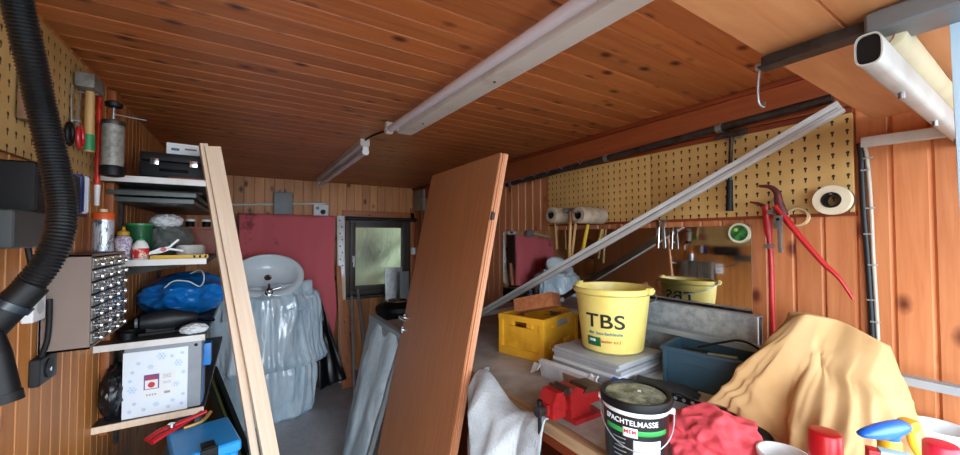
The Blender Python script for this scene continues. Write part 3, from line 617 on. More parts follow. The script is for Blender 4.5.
tag(MB().box((XL+0.03,1.425,1.975),(0.022,0.045,0.15),bev=0.004).cyl((XL+0.03,1.425,2.05),(XL+0.03,1.425,2.12),0.007,n=10).build('wooden_float', plain('old_brown_wood','#6a4a30',0.6)), 'brown wooden tool block hanging on the left pegboard behind the hose', 'tool')
# dark boxes and adapter
o = thing('battery_charger', 'black battery charger mounted on the left wall behind the hose', 'charger', (XL+0.045, 1.45, 1.66))
MB().box((0,0,0.06),(0.085,0.27,0.125),bev=0.012,seg=3).build('charger_body', m_black, o)
MB().box((0.044,0.02,0.07),(0.008,0.12,0.06),bev=0.003).box((0.047,0.02,0.075),(0.006,0.03,0.03),bev=0.002).build('dock', m_dark, o)
MB().cyl((0.047,-0.06,0.05),(0.052,-0.06,0.05),0.006,n=12).build('indicator', m_chrome, o)
for i, (y, c) in enumerate(((1.69,'#1d2a5c'),(1.735,'#c9ccd4'))):
    tag(MB().box((XL+0.033,y,1.74),(0.058,0.016,0.125),bev=0.002).box((XL+0.064,y,1.74),(0.004,0.010,0.115)).build('slim_case', plain('slim_case_%s'%('blue' if i==0 else 'silver'), c, 0.25)), ['slim dark blue case standing beside the black charger', 'slim silver case at the right end beside the blue case'][i], 'case')
tag(MB().box((XL+0.03,1.712,1.671),(0.058,0.075,0.010)).build('wall_ledge', m_dark), 'small dark ledge under the two slim cases on the left wall', 'shelf')
o = thing('power_adapter', 'dark grey power adapter box on the left wall below the charger', 'adapter', (XL+0.05, 1.28, 1.618))
MB().box((0,0,0),(0.09,0.17,0.085),bev=0.008,seg=3).build('adapter_body', plain('slate_plastic','#2b3335',0.4), o)
MB().tube([(0.02,0.05,-0.04),(0.02,0.07,-0.09),(-0.01,0.16,-0.13),(-0.03,0.24,-0.14)],0.006,8).build('adapter_cord', m_rubber, o)
# sockets
o = thing('wall_socket', 'white double socket on the left wall behind the hose', 'socket', (XL, 1.545, 1.44))
MB().box((0.012,0,0),(0.024,0.075,0.15),bev=0.006,seg=3).build('socket_plate', m_white, o)
for z in (-0.036,0.036): MB().cyl((0.025,0,z),(0.0255,0,z),0.020,n=18).build('socket_well', plain('socket_grey','#b4b8b8',0.4), o)
o = thing('wall_switch', 'black square socket on the left wall at the end of a hanging cord', 'socket', (XL, 1.615, 1.214))
sw = o
MB().box((0.012,0,0),(0.024,0.112,0.078),bev=0.008,seg=3).build('socket_housing', m_dark, o)
MB().cyl((0.024,0,0),(0.027,0,0),0.028,n=22).build('socket_ring', m_black, o)
MB().cyl((0.027,0,-0.004),(0.0285,0,-0.004),0.006,n=10).build('contact', m_chrome, o)
MB().tube([(0.03,-0.030,0.205),(0.030,-0.029,0.14),(0.026,-0.028,0.08),(0.014,-0.026,0.036)],0.0065,10).build('power_cord', m_rubber, sw)
# vacuum hose in front, held up by the ceiling
hose = thing('vacuum_hose', 'thick black ribbed vacuum hose hanging down the left side', 'hose', (0,0,0))
hp = smooth_path([W(8,-60,d=0.52), W(17,0,d=0.54), W(31,60,d=0.56), W(42,110,d=0.58), W(55,165,d=0.59), W(62,205,d=0.59), W(59,236,d=0.58), W(46,264,d=0.57), W(26,289,d=0.56)], 24)
hr = 0.0150
MB().tube(hp, hr, 18, k=0).build('hose_core', m_rubber, hose)
rb = MB(); acc = 0.0; last = hp[0]
P = []; s_ = 0
tot = sum((b-a).length for a, b in zip(hp, hp[1:])); nper = int(tot/0.0052)
cum = [0]
for a, b in zip(hp, hp[1:]): cum.append(cum[-1]+(b-a).length)
j = 0; N = nper*4; path = []
for i in range(N+1):
    sdist = tot*i/N
    while j < len(cum)-2 and cum[j+1] < sdist: j += 1
    f = (sdist-cum[j])/max(1e-9, cum[j+1]-cum[j]); path.append(hp[j].lerp(hp[j+1], f))
rb.tube(path, lambda t: hr+0.0012+0.0022*(0.5+0.5*math.cos(2*math.pi*nper*t)), 20, k=0)
rb.build('ribbed_sleeve', plain('hose_black','#0f1214',0.32,var=0.2), hose, sharp=60)
e0, e1 = W(30,288,d=0.56), W(-14,330,d=0.53)
MB().cyl(e0+(e0-e1).normalized()*0.006, e1, 0.0195, 0.021, n=24).build('hose_cuff', m_black, hose)
m1 = e0.lerp(e1,0.35); MB().cyl(m1, e0.lerp(e1,0.5), 0.023, 0.023, n=24).build('cuff_ring', plain('cuff_blue_black','#16222c',0.3), hose)
o = thing('vacuum_nozzle', 'black round vacuum nozzle at the lower left below the hose', 'nozzle', (0,0,0))
n0, n1 = W(-4,354,d=0.52), W(4,400,d=0.52)
MB().cyl(n0, n1, 0.0150, 0.0175, n=26).build('nozzle_body', m_black, o)
MB().cyl(n0.lerp(n1,0.86), n1+(n1-n0).normalized()*0.004, 0.0185, 0.0190, n=26).build('nozzle_rim', m_rubber, o)
MB().cyl(n0-(n1-n0).normalized()*0.03, n0, 0.011, 0.0150, n=20).tube([n0-(n1-n0).normalized()*0.028, n0+Vector((-0.05,0.0,0.03)), n0+Vector((-0.16,0.05,0.05)), Vector((XL+0.03,n0.y+0.12,n0.z+0.05)), Vector((XL+0.001,n0.y+0.14,n0.z+0.05))],0.009,10).build('wall_holder', m_black, o)
# ---------------------------------------------------------------- back of the garage
o = thing('tall_cabinet', 'dark brown cabinet at the back wall mostly hidden by the red cloth', 'cabinet', ((W(240,260,Y=4.27).x+W(333,260,Y=4.27).x)/2, 4.42, 0))
cw = W(333,260,Y=4.27).x-W(240,260,Y=4.27).x
m_cab = plain('cabinet_dark_brown', '#3a261b', 0.5)
MB().box((0,0,0.90),(cw,0.30,1.80),bev=0.006).build('cabinet_body', m_cab, o); MB().box((0,0,1.812),(cw+0.03,0.33,0.024),bev=0.004).build('cabinet_top', m_cab, o)
def towel(u, v):
    Lx, Rx = W(236,260,Y=4.22).x, W(335,260,Y=4.22).x
    x = Lx + (Rx-Lx)*u
    edge = 0.025*math.sin(v*9+1.2)*(u**6)*v + 0.02*math.sin(v*7)*((1-u)**6)
    if v < 0.12:
        t = v/0.12; y = 4.42-0.176*t; z = 1.829
        if t > 0.97: z -= 0.006
    else:
        t = (v-0.12)/0.88; z = 1.825 - 1.38*t
        y = 4.238 - 0.012*t - (0.012+0.02*t)*math.sin(u*19+1.3*math.sin(t*4)) - 0.01*noise.noise(Vector((u*7,t*5,1)))
    bot = 0.10*math.sin(u*5+0.6)*v**3
    return Vector((x+edge, y, z+bot*0.6))
m_towel = dirty('red_terry', '#d2656c', '#743038', 0.9, 0.0, 3.4, 0.58, 0.68, 0.5)
tag(MB().grid(towel, 70, 60).build('red_cloth', m_towel, sharp=180, solid=0.006), 'large stained red cloth hung over the tall cabinet at the back', 'cloth')
# conduit, junction box, socket
tag(MB().tube([W(222,205,Y=YB-0.02),W(326,203.5,Y=YB-0.02)],0.013,10,k=0).build('conduit', m_offw), 'pale cable conduit running across the back wall', 'conduit')
c_ = W(283,204,Y=YB-0.05)
o = thing('junction_box', 'grey electric box on the back wall above the red cloth', 'electric box', (c_.x, YB, c_.z))
m_gry = plain('electric_grey', '#7b8284', 0.45)
MB().box((0,-0.045,0),(0.18,0.09,0.25),bev=0.012,seg=3).build('box_body', m_gry, o); MB().box((0.0,-0.093,0.0),(0.16,0.008,0.23),bev=0.004).build('box_cover', m_gry, o)
MB().cyl((0.02,-0.05,0.12),(0.02,-0.05,0.165),0.012,n=12).cyl((-0.03,-0.05,0.12),(-0.03,-0.05,0.155),0.01,n=12).build('cable_gland', m_gry, o)
c_ = W(321,211,Y=YB-0.03)
o = thing('wall_socket', 'white socket with a dark plug on the back wall right of the conduit', 'socket', (c_.x, YB, c_.z))
MB().box((0,-0.022,0),(0.16,0.044,0.15),bev=0.01,seg=3).build('socket_plate', m_white, o); MB().cyl((0.02,-0.044,-0.01),(0.02,-0.085,-0.01),0.028,0.022,n=18).build('plug', m_black, o); MB().cyl((-0.04,-0.044,0.03),(-0.04,-0.048,0.03),0.02,n=16).build('switch_button', m_gry, o)
# wash basin
o = thing('wash_basin', 'white oval wash basin tilted up on the plastic-wrapped stack', 'basin', M=Matrix.Translation(W(268.5,275,Y=3.76)) @ rot(52,0,0))
m_cer = plain('white_ceramic', '#dfe9ee', 0.12, var=0.02)
def brow(th, k, z, sh=0.0, sx=0.285, sy=0.225):
    c, s = math.cos(th), math.sin(th)
    e = 0.86 if s < 0 else 1.0
    return Vector((sx*k*math.copysign(abs(c)**e, c), sy*k*math.copysign(abs(s)**e, s)+sh, z))
rings = [(0.10,-0.150,0.03),(0.45,-0.145,0.02),(0.80,-0.075,0.01),(0.96,-0.035,0),(1.0,-0.010,0),(0.995,0.004,0),(0.96,0.010,0),(0.86,0.006,0.012),(0.80,-0.004,0.020),(0.74,-0.035,0.026),(0.58,-0.085,0.034),(0.30,-0.112,0.04),(0.10,-0.117,0.045)]
MB().loft([[brow(2*math.pi*i/48, k, z, sh) for i in range(48)] for k, z, sh in rings]).build('basin_bowl', m_cer, o, sharp=70)
MB().lathe([(0.030,-0.116),(0.030,-0.110),(0.022,-0.109),(0.020,-0.113),(0.001,-0.114)], Matrix.Translation((0,0.045,0)), n=22).build('drain_ring', m_chrome, o)
MB().lathe([(0.030,0.004),(0.031,0.010),(0.022,0.016),(0.020,0.06),(0.016,0.064),(0.001,0.066)], Matrix.Translation((0,-0.185,0)), n=20).tube([(0,-0.185,0.04),(0,-0.155,0.048),(0,-0.125,0.042),(0,-0.118,0.030)],0.011,12).build('tap', m_chrome, o)
MB().tube([(0,-0.185,0.062),(0.03,-0.19,0.068),(0.085,-0.18,0.075)],0.008,10).build('tap_lever', m_chrome, o)
# plastic wrapped stack
t = NT('pale_blue_foil'); v = t.coord((1,1,0.35)); n = t.noise(v, 9, 4, 0.6, 0.8)
t.bump(t.noise(v, 11, 2, 0.5, 1.0), 0.6, 0.03)
m_foil = t.fin(t.ramp(n, [(0.35, lin('#b4cfe0')), (0.7, lin('#e2f0f8'))]), 0.2, spec=0.8, coat=0.7)
def wrapped(cx, cy, prof, seed, ax, ay, fold):
    def f(u, v):
        a = 2*math.pi*u; k = v*(len(prof)-1); i = min(int(k), len(prof)-2); t = k-i
        r = prof[i][0]*(1-t)+prof[i+1][0]*t; z = prof[i][1]*(1-t)+prof[i+1][1]*t
        p = Vector((math.cos(a)*2.6, math.sin(a)*2.6, z*1.3+seed))
        q = Vector((math.cos(a)*7.0, math.sin(a)*7.0, z*2.2+seed*2))
        w = 1 + fold*(1-2*abs(noise.noise(p)))*0.8 + fold*0.7*(0.4-abs(noise.noise(q)))
        if r < 0.05: w = 1
        return Vector((cx+ax*r*w*math.cos(a), cy+ay*r*w*math.sin(a), z + (0.02*noise.noise(p*1.7) if 0.03 < v < 0.97 else 0)))
    return MB().grid(f, 240, 90, closed=True)
o = thing('wrapped_stack', 'two-tier stack wrapped in pale blue plastic sheeting on the floor', 'wrapped goods', (0,0,0))
wrapped(0.10, 3.88, [(0.001,0.002),(0.86,0.002),(0.97,0.03),(1.0,0.2),(1.02,0.4),(0.97,0.50),(0.88,0.54),(0.6,0.56),(0.001,0.56)], 3.1, 0.43, 0.27, 0.13).build('lower_wrap', m_foil, o, sharp=180)
wrapped(0.12, 3.87, [(0.001,0.54),(0.7,0.54),(1.04,0.46),(1.09,0.50),(1.03,0.62),(1.0,0.8),(0.98,1.0),(0.93,1.08),(0.75,1.125),(0.4,1.135),(0.001,1.135)], 8.4, 0.44, 0.27, 0.15).build('upper_wrap', m_foil, o, sharp=180)
def flap(u, v):
    a, b = W(222,296,Y=3.62), W(314,284,Y=3.66)
    p = a.lerp(b, u); 
    return Vector((p.x, p.y + 0.10*(1-v) - 0.03*math.sin(u*11) - 0.02*v, p.z + 0.02*math.sin(u*9+1)*v - 0.20*v + 0.045*(1-abs(2*v-0.4)) + 0.02*noise.noise(Vector((u*6,v*4,2)))))
MB().grid(flap, 60, 24).build('loose_flap', m_foil, o, sharp=180, solid=0.002)
m_bag = plain('black_bin_liner', '#101215', 0.3, var=0.2)
def liner(u, v):
    top = W(318,300,Y=4.08); bl = W(320,390,Y=3.9); br = W(346,378,Y=4.02)
    b = bl.lerp(br, u); p = top.lerp(b, v**0.9) + (Vector((0.06,0,0)) * (u-0.5) * (1-v))
    w = 0.02*math.sin(u*5+v*3)*v + 0.02*noise.noise(Vector((u*4,v*4,5)))
    return Vector((p.x, p.y - w, max(p.z, 0.012)))
tag(MB().grid(liner, 40, 40).build('black_sheet', m_bag, sharp=180, solid=0.004), 'black plastic sheet slumped between the wrapped stack and the boards', 'plastic sheet')
# boards and rods left of the window
o = thing('perforated_lath', 'pale lath with perforated metal strip leaning left of the window', 'lath', (0,0,0))
a, b = W(343,352,Y=4.30), W(340.5,216,Y=4.52); a.z = 0.0
MB().bar(a, b, 0.02, 0.085, (1,0,0)).build('lath', m_pine, o)
MB().bar(a.lerp(b,0.62)+Vector((0,-0.014,0)), b+Vector((0,-0.014,0)), 0.004, 0.06, (1,0,0)).build('metal_strip', m_alu, o)
for k in range(9):
    p = a.lerp(b, 0.65+k*0.04)+Vector((0.012*(1 if k%2 else -1),-0.0165,0)); MB().cyl(p, p+Vector((0,-0.0012,0)), 0.009, n=10).build('hole', m_black, o)
m_bd = wood('amber_board', '#b9713a', '#93502a', 'Z', 0.5, 40, 0.4, None, 'X', 'Y')
for i, (px0, px1, w, yt) in enumerate(((338.5,344.5,0.05,266),(345,349.5,0.06,300))):
    a, b = W(px1,372,Y=4.12), W(px0,yt,Y=4.30+0.06*i); a.z = 0.0
    tag(MB().bar(a, b, 0.022, w, (1,0,0), 0.002).build('leaning_board', m_bd), ['taller amber board leaning at the left of the window', 'shorter amber board leaning under the left of the window'][i], 'board')
for i, (p0, p1, r) in enumerate((((351.5,296),(353.5,366),0.014),((357.5,290),(364,345),0.017))):
    a, b = W(*p1,Y=3.98), W(*p0,Y=4.45); dirv = (a-b).normalized(); a = b+dirv*(b.z/-dirv.z)
    tag(MB().cyl(a+Vector((0,0,0.004)), b, r, n=12).build('metal_tube', m_alu), ['thin upright grey tube leaning under the window', 'slanted grey tube leaning under the window'][i], 'tube')
for i, (p0, p1, yy) in enumerate((((387,268),(404,300),4.32),((402,272),(411,300),4.16))):
    a, b = W(p0[0],p0[1],Y=yy), W(p1[0],p1[1],Y=yy); w = b.x-a.x
    ob = MB().box((0,0,a.z/2),(w,0.02,a.z),bev=0.004).build('metal_sheet', m_alu if i==0 else m_gry); place(ob, ((a.x+b.x)/2, yy, 0), 0, -4)
    tag(ob, ['light grey metal panel leaning in front of the window', 'darker grey panel just right of the light metal panel'][i], 'panel')
g = W(397,305,Y=3.5)
o = thing('kettle_grill', 'black kettle grill with silver ring standing below the window', 'grill', (g.x, 3.5, 0))
MB().lathe([(0.02,0.74),(0.10,0.755),(0.17,0.81),(0.195,0.875),(0.20,0.90)], n=32).build('grill_bowl', m_black, o)
MB().lathe([(0.205,0.90),(0.20,0.935),(0.15,0.975),(0.07,0.995),(0.001,1.0)], n=32).build('grill_lid', m_black, o)
MB().tube([(0.105*math.cos(a),0.105*math.sin(a)*0.8-0.03,0.985) for a in [2*math.pi*i/24 for i in range(25)]],0.010,8,k=1,caps=False).build('lid_ring', m_chrome, o)
for k in range(3):
    a = 2*math.pi*k/3+0.4; MB().cyl((0.11*math.cos(a),0.11*math.sin(a),0.775),(0.20*math.cos(a),0.20*math.sin(a),0.0),0.010,n=10).build('leg', m_darksteel, o)
# wrapped panel standing beyond the door
t = NT('cloudy_wrap'); v = t.coord((1,1,0.5)); n = t.noise(v, 6, 6, 0.7, 0.6); t.bump(t.noise(v, 14, 3), 0.35, 0.01)
m_wrap = t.fin(t.ramp(n, [(0.3, lin('#93a3ac')), (0.6, lin('#bccad0')), (0.75, lin('#d2dce0'))]), 0.25, spec=0.6)
TL, TR = W(372,316,Y=2.68), W(404,336,Y=2.31)
BL, BR = W(340,420,Y=2.68), Vector((0.57,2.31,0.0)); BL.z = 0.0; BL.x = min(BL.x, 0.62); 
o = thing('wrapped_screen', 'large panel in cloudy plastic wrap leaning beside the brown door', 'wrapped panel', (0,0,0))
nrm = (TR-TL).cross(BL-TL).normalized()
def wp(u, v, off):
    top = TL.lerp(TR, u); bot = BL.lerp(BR, u); p = top.lerp(bot, v)
    e = min(u, 1-u, v, 1-v); bulge = off*(0.5+0.5*min(1, e*8))
    return p + nrm*(bulge + (0.008*noise.noise(Vector((u*5,v*7,off*50)))+0.006*math.sin(u*14+v*2)))
mbp = MB(); mbp.grid(lambda u,v: wp(u,v,0.022), 40, 60); mbp.grid(lambda u,v: wp(u,v,-0.022), 40, 60)
mbp.build('wrap', m_wrap, o, sharp=180)
MB().loft([[TL+nrm*s, TR+nrm*s, BR+nrm*s, BL+nrm*s] for s in (-0.016,0.016)]).build('panel_core', m_gry, o)
MB().bar(TL, TR, 0.05, 0.03, (0,0,1), 0.006).build('edge_profile', m_gry, o)
# right wall far corner
c_ = W(421,200,X=XR)
o = thing('meter_box', 'flat grey cover on the right wall in the far corner', 'electric box', (XR, 4.36, 2.06))
MB().box((-0.02,0,0),(0.04,0.30,0.26),bev=0.005).build('box_cover', plain('beige_grey','#8e8a80',0.5), o); MB().cyl((-0.04,-0.11,0.0),(-0.048,-0.11,0.0),0.012,n=12).build('lock', m_steel, o)
tag(MB().box((0,0,0),(0.06,0.03,0.09),bev=0.01,seg=3).build('wall_switch', m_white), 'small white switch on the casing right of the window', 'switch').location = (wx1+0.04, YB-0.04, 1.42)
m_pale = plain('pale_grey_anodised', '#c6c7c4', 0.45, 0.1, var=0.08)
# ---------------------------------------------------------------- long profiles on the bench side
o = thing('aluminium_profile', 'long pale aluminium profile slanting across the right wall up to the pegboard', 'profile', (0,0,0))
b0, b1 = Vector((1.425,2.44,BZ+0.03)), Vector((1.778,0.424,2.065))
AX = axis_frame(b0, b1); BL_ = (b1-b0).length
cprof = [(-0.012,-0.022),(0.014,-0.022),(0.014,0.022),(-0.012,0.022),(-0.012,0.012),(-0.006,0.009),(-0.006,-0.009),(-0.012,-0.012)]
MB().prism([(-y,x) for x,y in cprof] if False else [(x,y) for x,y in cprof], 0, BL_, AX).build('channel', m_pale, o, sharp=20)
MB().prism([(-0.008,-0.002),(-0.0059,-0.002),(-0.0059,0.002),(-0.008,0.002)], 0.01, BL_-0.01, AX).build('centre_rib', m_steel, o)
r0, r1 = Vector((1.655,1.62,1.162)), Vector((1.735,0.02,1.162))
o = thing('metal_rail', 'bright silver metal rail lying along the right wall over the tool crate', 'rail', (0,0,0))
AX = axis_frame(r0, r1); RL = (r1-r0).length
MB().prism([(-0.022,-0.012),(0.022,-0.012),(0.022,0.012),(0.006,0.012),(0.006,0.008),(-0.006,0.008),(-0.006,0.012),(-0.022,0.012)], 0, RL, AX).build('rail_body', plain('bright_aluminium','#9ca6ac',0.35,0.3,var=0.05), o, sharp=20)
m_galv = dirty('galvanised_sheet', '#b4babd', '#8f979b', 0.42, 0.12, 22, 0.42, 0.62)
o = thing('galvanised_channel', 'deep galvanised sheet channel standing in front of the mirror', 'channel', (1.765, 0.99, BZ))
MB().box((0.022,0,0.172),(0.003,0.62,0.326)).box((-0.022,0,0.172),(0.003,0.62,0.326)).box((0,0,0.012),(0.047,0.62,0.022)).build('channel_sheet', m_galv, o)
MB().box((-0.022,-0.311,0.172),(0.008,0.004,0.326)).build('bright_lip', m_white, o)
MB().box((0.0,0.0,0.3365),(0.05,0.62,0.004)).build('folded_top', m_galv, o)
tag(MB().bar((1.60,2.60,BZ+0.02),(1.785,1.90,BZ+0.22),0.03,0.03,(0,0,1),0.002).build('square_tube', m_pale), 'short grey square tube lying behind the amber crate', 'slat')
# ---------------------------------------------------------------- amber crate with a wood block
CA = math.degrees(math.atan2(0.12,0.382))
o = thing('stacking_crate', 'amber yellow stacking crate at the far end of the bench', 'crate', (1.318,1.48,BZ), CA)
cw_, cd_, ch = 0.40, 0.295, 0.225
def crate_wall(mb, p, ux, L, H, nrm, th=0.012):
    """wall with recessed ribs and a grip opening"""
    M = Matrix(((ux.x,nrm.x,0,p.x),(ux.y,nrm.y,0,p.y),(0,0,1,p.z),(0,0,0,1)))
    mb.box((L/2,th/2+0.006,H*0.36),(L-0.01,th,H*0.72),M)
    mb.box((L/2,th/2,H-0.016),(L,th+0.010,0.032),M,0.003); mb.box((L/2,th/2,0.022),(L,th+0.006,0.044),M,0.003)
    for x in (0.014,L-0.014): mb.box((x,th/2+0.002,H/2),(0.028,th+0.008,H-0.01),M,0.003)
    for x in (L*0.30,L*0.70): mb.box((x,th/2,H*0.85),(L*0.12,th+0.004,H*0.22),M,0.002)
    mb.box((L*0.145,th/2+0.006,H*0.80),(L*0.2,th,H*0.18),M); mb.box((L*0.855,th/2+0.006,H*0.80),(L*0.2,th,H*0.18),M)
    mb.box((L*0.3,th/2+0.001,H*0.30),(L*0.24,th+0.004,0.030),M,0.003); mb.box((L*0.7,th/2+0.001,H*0.30),(L*0.24,th+0.004,0.030),M,0.003)
mb = MB()
crate_wall(mb, Vector((0,0,0)), Vector((1,0,0)), cw_, ch, Vector((0,1,0)))
crate_wall(mb, Vector((0,cd_,0)), Vector((0,-1,0)), cd_, ch, Vector((1,0,0)))
crate_wall(mb, Vector((cw_,0,0)), Vector((0,1,0)), cd_, ch, Vector((-1,0,0)))
crate_wall(mb, Vector((cw_,cd_,0)), Vector((-1,0,0)), cw_, ch, Vector((0,-1,0)))
mb.box((cw_/2,cd_/2,0.012),(cw_-0.01,cd_-0.01,0.022)); mb.build('crate_body', m_yelc, o, weld=False)
MB().box((cw_*0.50,-0.0035,ch*0.82),(cw_*0.27,0.004,ch*0.13)).build('label_holder', plain('grey_label','#9aa0a0',0.5), o)
m_block = wood('wood_block', '#b9764a', '#8f4f2c', 'X', 0.6, 30, 0.5, None, 'Y', 'Z')
ob = MB().box((0,0.10,0),(0.10,0.24,0.075),bev=0.003).build('wood_block', m_block); ob.matrix_world = Matrix.Translation(W(553,300,d=2.0)) @ rot(-15,12,19)
tag(ob, 'brown wooden block sticking up out of the amber crate', 'wood')
ob = MB().box((0,0,0),(0.06,0.24,0.05),bev=0.003).build('wood_block', m_dkred); ob.matrix_world = Matrix.Translation((1.40,1.72,BZ+0.09)) @ rot(14,0,20)
tag(ob, 'dark reddish wooden block lying lower in the amber crate', 'wood')
# ---------------------------------------------------------------- tile stack and mortar bucket
ST = thing('tile_stack', 'stack of grey and white tiles under the yellow bucket', 'tiles', (1.425,1.165,BZ), 4)
m_t1 = plain('tile_grey','#a9adb0',0.45,var=0.08); m_t2 = plain('tile_white','#dfe2e3',0.35,var=0.05)
rnd = random.Random(7); z = 0.0
for i in range(9):
    th = 0.0152 if i % 3 else 0.018
    MB().box((rnd.uniform(-0.006,0.006)+(0.02 if i<3 else 0),rnd.uniform(-0.008,0.008),z+th/2),(0.335,0.35,th-0.0008),rot(0,0,rnd.uniform(-1.5,1.5)),0.002).build('tile', (m_t2,m_t1,m_t2,m_t1,m_t1,m_t2,m_t1,m_t1,m_t1)[i], ST); z += th
ZT = BZ+z
o = thing('tile_package', 'torn cardboard package of tiles leaning on the tile stack', 'package', (1.215,1.20,BZ), 6)
m_card = dirty('white_carton','#d9dcde','#b3b7b8',0.6,0,9,0.5,0.7); m_kraft = dirty('torn_kraft','#a58974','#7d6450',0.8,0,14)
MB().box((0,0,0.045),(0.026,0.30,0.085),rot(0,-14,0),0.003).build('carton', m_card, o)
MB().box((-0.0145,-0.055,0.043),(0.003,0.13,0.050),rot(0,-14,0)).build('torn_opening', m_kraft, o)
MB().box((-0.0165,0.075,0.05),(0.002,0.10,0.055),rot(0,-14,0)).build('paper_label', plain('faint_blue_label','#c9d3dc',0.6), o)
MB().grid(lambda u,v: Vector((-0.028-0.02*v, -0.13-0.045*u+0.008*math.sin(v*8), 0.095-0.085*v+0.006*math.sin(u*9))), 10, 10).build('torn_flap', m_card, o, solid=0.002, sharp=180)
MB().grid(lambda u,v: Vector((-0.03-0.025*v, 0.135+0.05*u, 0.065-0.03*u*v-0.02*v)), 8, 8).build('torn_flap', m_card, o, solid=0.002, sharp=180)
BK = thing('mortar_bucket', 'large pale yellow mortar bucket on the tile stack', 'bucket', (1.448,1.150,ZT), 0)
BH, RB, RT = 0.285, 0.135, 0.166
rad = lambda z: RB + (RT-RB)*z/BH
MB().lathe([(0.001,0.0),(RB-0.012,0.0),(RB,0.010),(rad(BH-0.03),BH-0.03),(RT+0.004,BH-0.026),(RT+0.010,BH-0.02),(RT+0.011,BH-0.003),(RT+0.007,BH+0.002),(RT-0.003,BH),(RT-0.006,BH-0.02),(RB-0.004,0.014),(0.001,0.012)], n=72).build('bucket_body', m_yel, BK)
for a in (math.radians(32-205+90), math.radians(32-25+90)):
    d = Vector((math.cos(a), math.sin(a), 0))
    lug = MB().box((0,0,0),(0.028,0.03,0.03),Matrix.Translation(d*(RT+0.014)+Vector((0,0,BH-0.004))) @ rot(0,0,math.degrees(a)),0.008,3).cyl(d*(RT+0.01)+Vector((0,0,BH-0.002)), d*(RT+0.034)+Vector((0,0,BH-0.002)), 0.008, n=12)
    lug.build('handle_lug', m_yel, BK)
ah = math.radians(32-25+90); hd = Vector((math.cos(ah), math.sin(ah), 0)); hn = Vector((-hd.y, hd.x, 0))
MB().tube([hd*((RT+0.024)*math.cos(t)) + (-hn if hn.dot(Vector((-0.78,-0.62,0)))>0 else hn)*((RT+0.022)*math.sin(t)*0.98) + Vector((0,0,BH-0.004-0.085*math.sin(t))) for t in [math.pi*i/24 for i in range(25)]],0.003,8,k=1).build('wire_handle', m_steel, BK)
tocam = math.atan2(-1.150, -1.448)
def on_bucket(a0, z0, rfun, lift=0.0006):
    def w(p):
        z = z0 + p.y; r = rfun(z)+lift+p.z
        a = a0 + p.x/rfun(z)
        return Vector((r*math.cos(a), r*math.sin(a), z))
    return w
m_ink = plain('dark_print', '#1f2420', 0.5)
a0 = tocam - 0.22
lettering('brand_lettering', 'TBS', 0.085, m_ink, BK, warp=on_bucket(a0, 0.145, rad), bold=True, sx=1.22)
lettering('brand_lettering', 'TBS', 0.085, m_ink, BK, warp=on_bucket(math.atan2(-1.15,2.19)+0.42, 0.182, rad), bold=True, sx=1.22)
def patch(name, w, h, a0, z0, rfun, mat, parent, lift=0.0008, n=14):
    f = on_bucket(a0, z0, rfun, lift)
    return MB().grid(lambda u,v: f(Vector(((u-0.5)*w,(v-0.5)*h,0))), n, 4).build(name, mat, parent, sharp=180, solid=0.0004)
lettering('small_lettering', 'die  bau-fachleute', 0.0185, plain('teal_print','#2c7f96',0.5), BK, warp=on_bucket(a0+0.01, 0.094, rad), bold=True, sx=1.05)
patch('green_logo_patch', 0.066, 0.040, a0-0.36+0.0, 0.055, rad, plain('logo_green','#146b3c',0.5), BK)
patch('white_logo_bar', 0.030, 0.012, a0-0.40, 0.060, rad, m_paper, BK, 0.0018, 6)
lettering('red_lettering', 'Sauter s.r.l', 0.019, plain('red_orange_print','#d0521e',0.5), BK, warp=on_bucket(a0+0.16, 0.060, rad), bold=True)
# ---------------------------------------------------------------- filler bucket
bc = Vector((0.968,0.690,BZ))
FB = thing('filler_bucket', 'black lidded bucket of wall filler at the front edge of the bench', 'bucket', bc)
FH, fb, ft = 0.205, 0.082, 0.091
frad = lambda z: fb+(ft-fb)*z/FH
MB().lathe([(0.001,0),(fb-0.006,0),(fb,0.006),(frad(FH-0.006),FH-0.006),(0.001,FH-0.006)], n=56).build('bucket_body', plain('black_bucket','#15181a',0.32,var=0.15), FB)
t = NT('plaster_smeared_lid'); v = t.coord(); n = t.noise(v, 26, 6, 0.7); n2 = t.noise(v, 70, 3)
m_lid = t.fin(t.ramp(n, [(0.40, lin('#23292b')), (0.47, lin('#5d665f')), (0.56, lin('#8b9180')), (0.64, lin('#a5a58a')), (0.72, lin('#8a7640'))]), 0.4)
MB().lathe([(ft+0.001,FH-0.020),(ft+0.006,FH-0.020),(ft+0.007,FH-0.002),(ft+0.004,FH+0.003),(ft-0.004,FH+0.002),(ft-0.007,FH-0.004),(0.001,FH-0.004)], n=56).build('lid_rim', m_black, FB)
MB().lathe([(ft-0.008,FH-0.0045),(ft-0.009,FH-0.002),(0.001,FH-0.0015)], n=48).build('lid_top', m_lid, FB)
MB().box((0.015,-0.01,FH+0.0005),(0.012,0.009,0.002),rot(0,0,30)).build('lid_sticker', m_paper, FB)
MB().lathe([(frad(FH-0.034)+0.0012,FH-0.034),(frad(FH-0.021)+0.0016,FH-0.021)], n=56, caps=False).build('white_rim_band', m_white, FB, solid=0.0006)
fa = math.atan2(-bc.y, -bc.x)
lettering('title_lettering', 'SPACHTELMASSE', 0.0200, m_paper, FB, warp=on_bucket(fa-0.16, FH-0.052, frad, 0.0008), bold=True, sx=0.95)
patch('green_stripe', 0.185, 0.014, fa+0.02, FH-0.077, frad, plain('stripe_green','#2f9e48',0.45), FB, 0.0006, 40)
patch('brand_plate', 0.038, 0.026, fa-0.16, FH-0.078, frad, m_paper, FB, 0.0012, 10)
lettering('brand_lettering', 'MEM', 0.015, plain('brand_red','#b0202a',0.5), FB, warp=on_bucket(fa-0.16, FH-0.076, frad, 0.0018), bold=True)
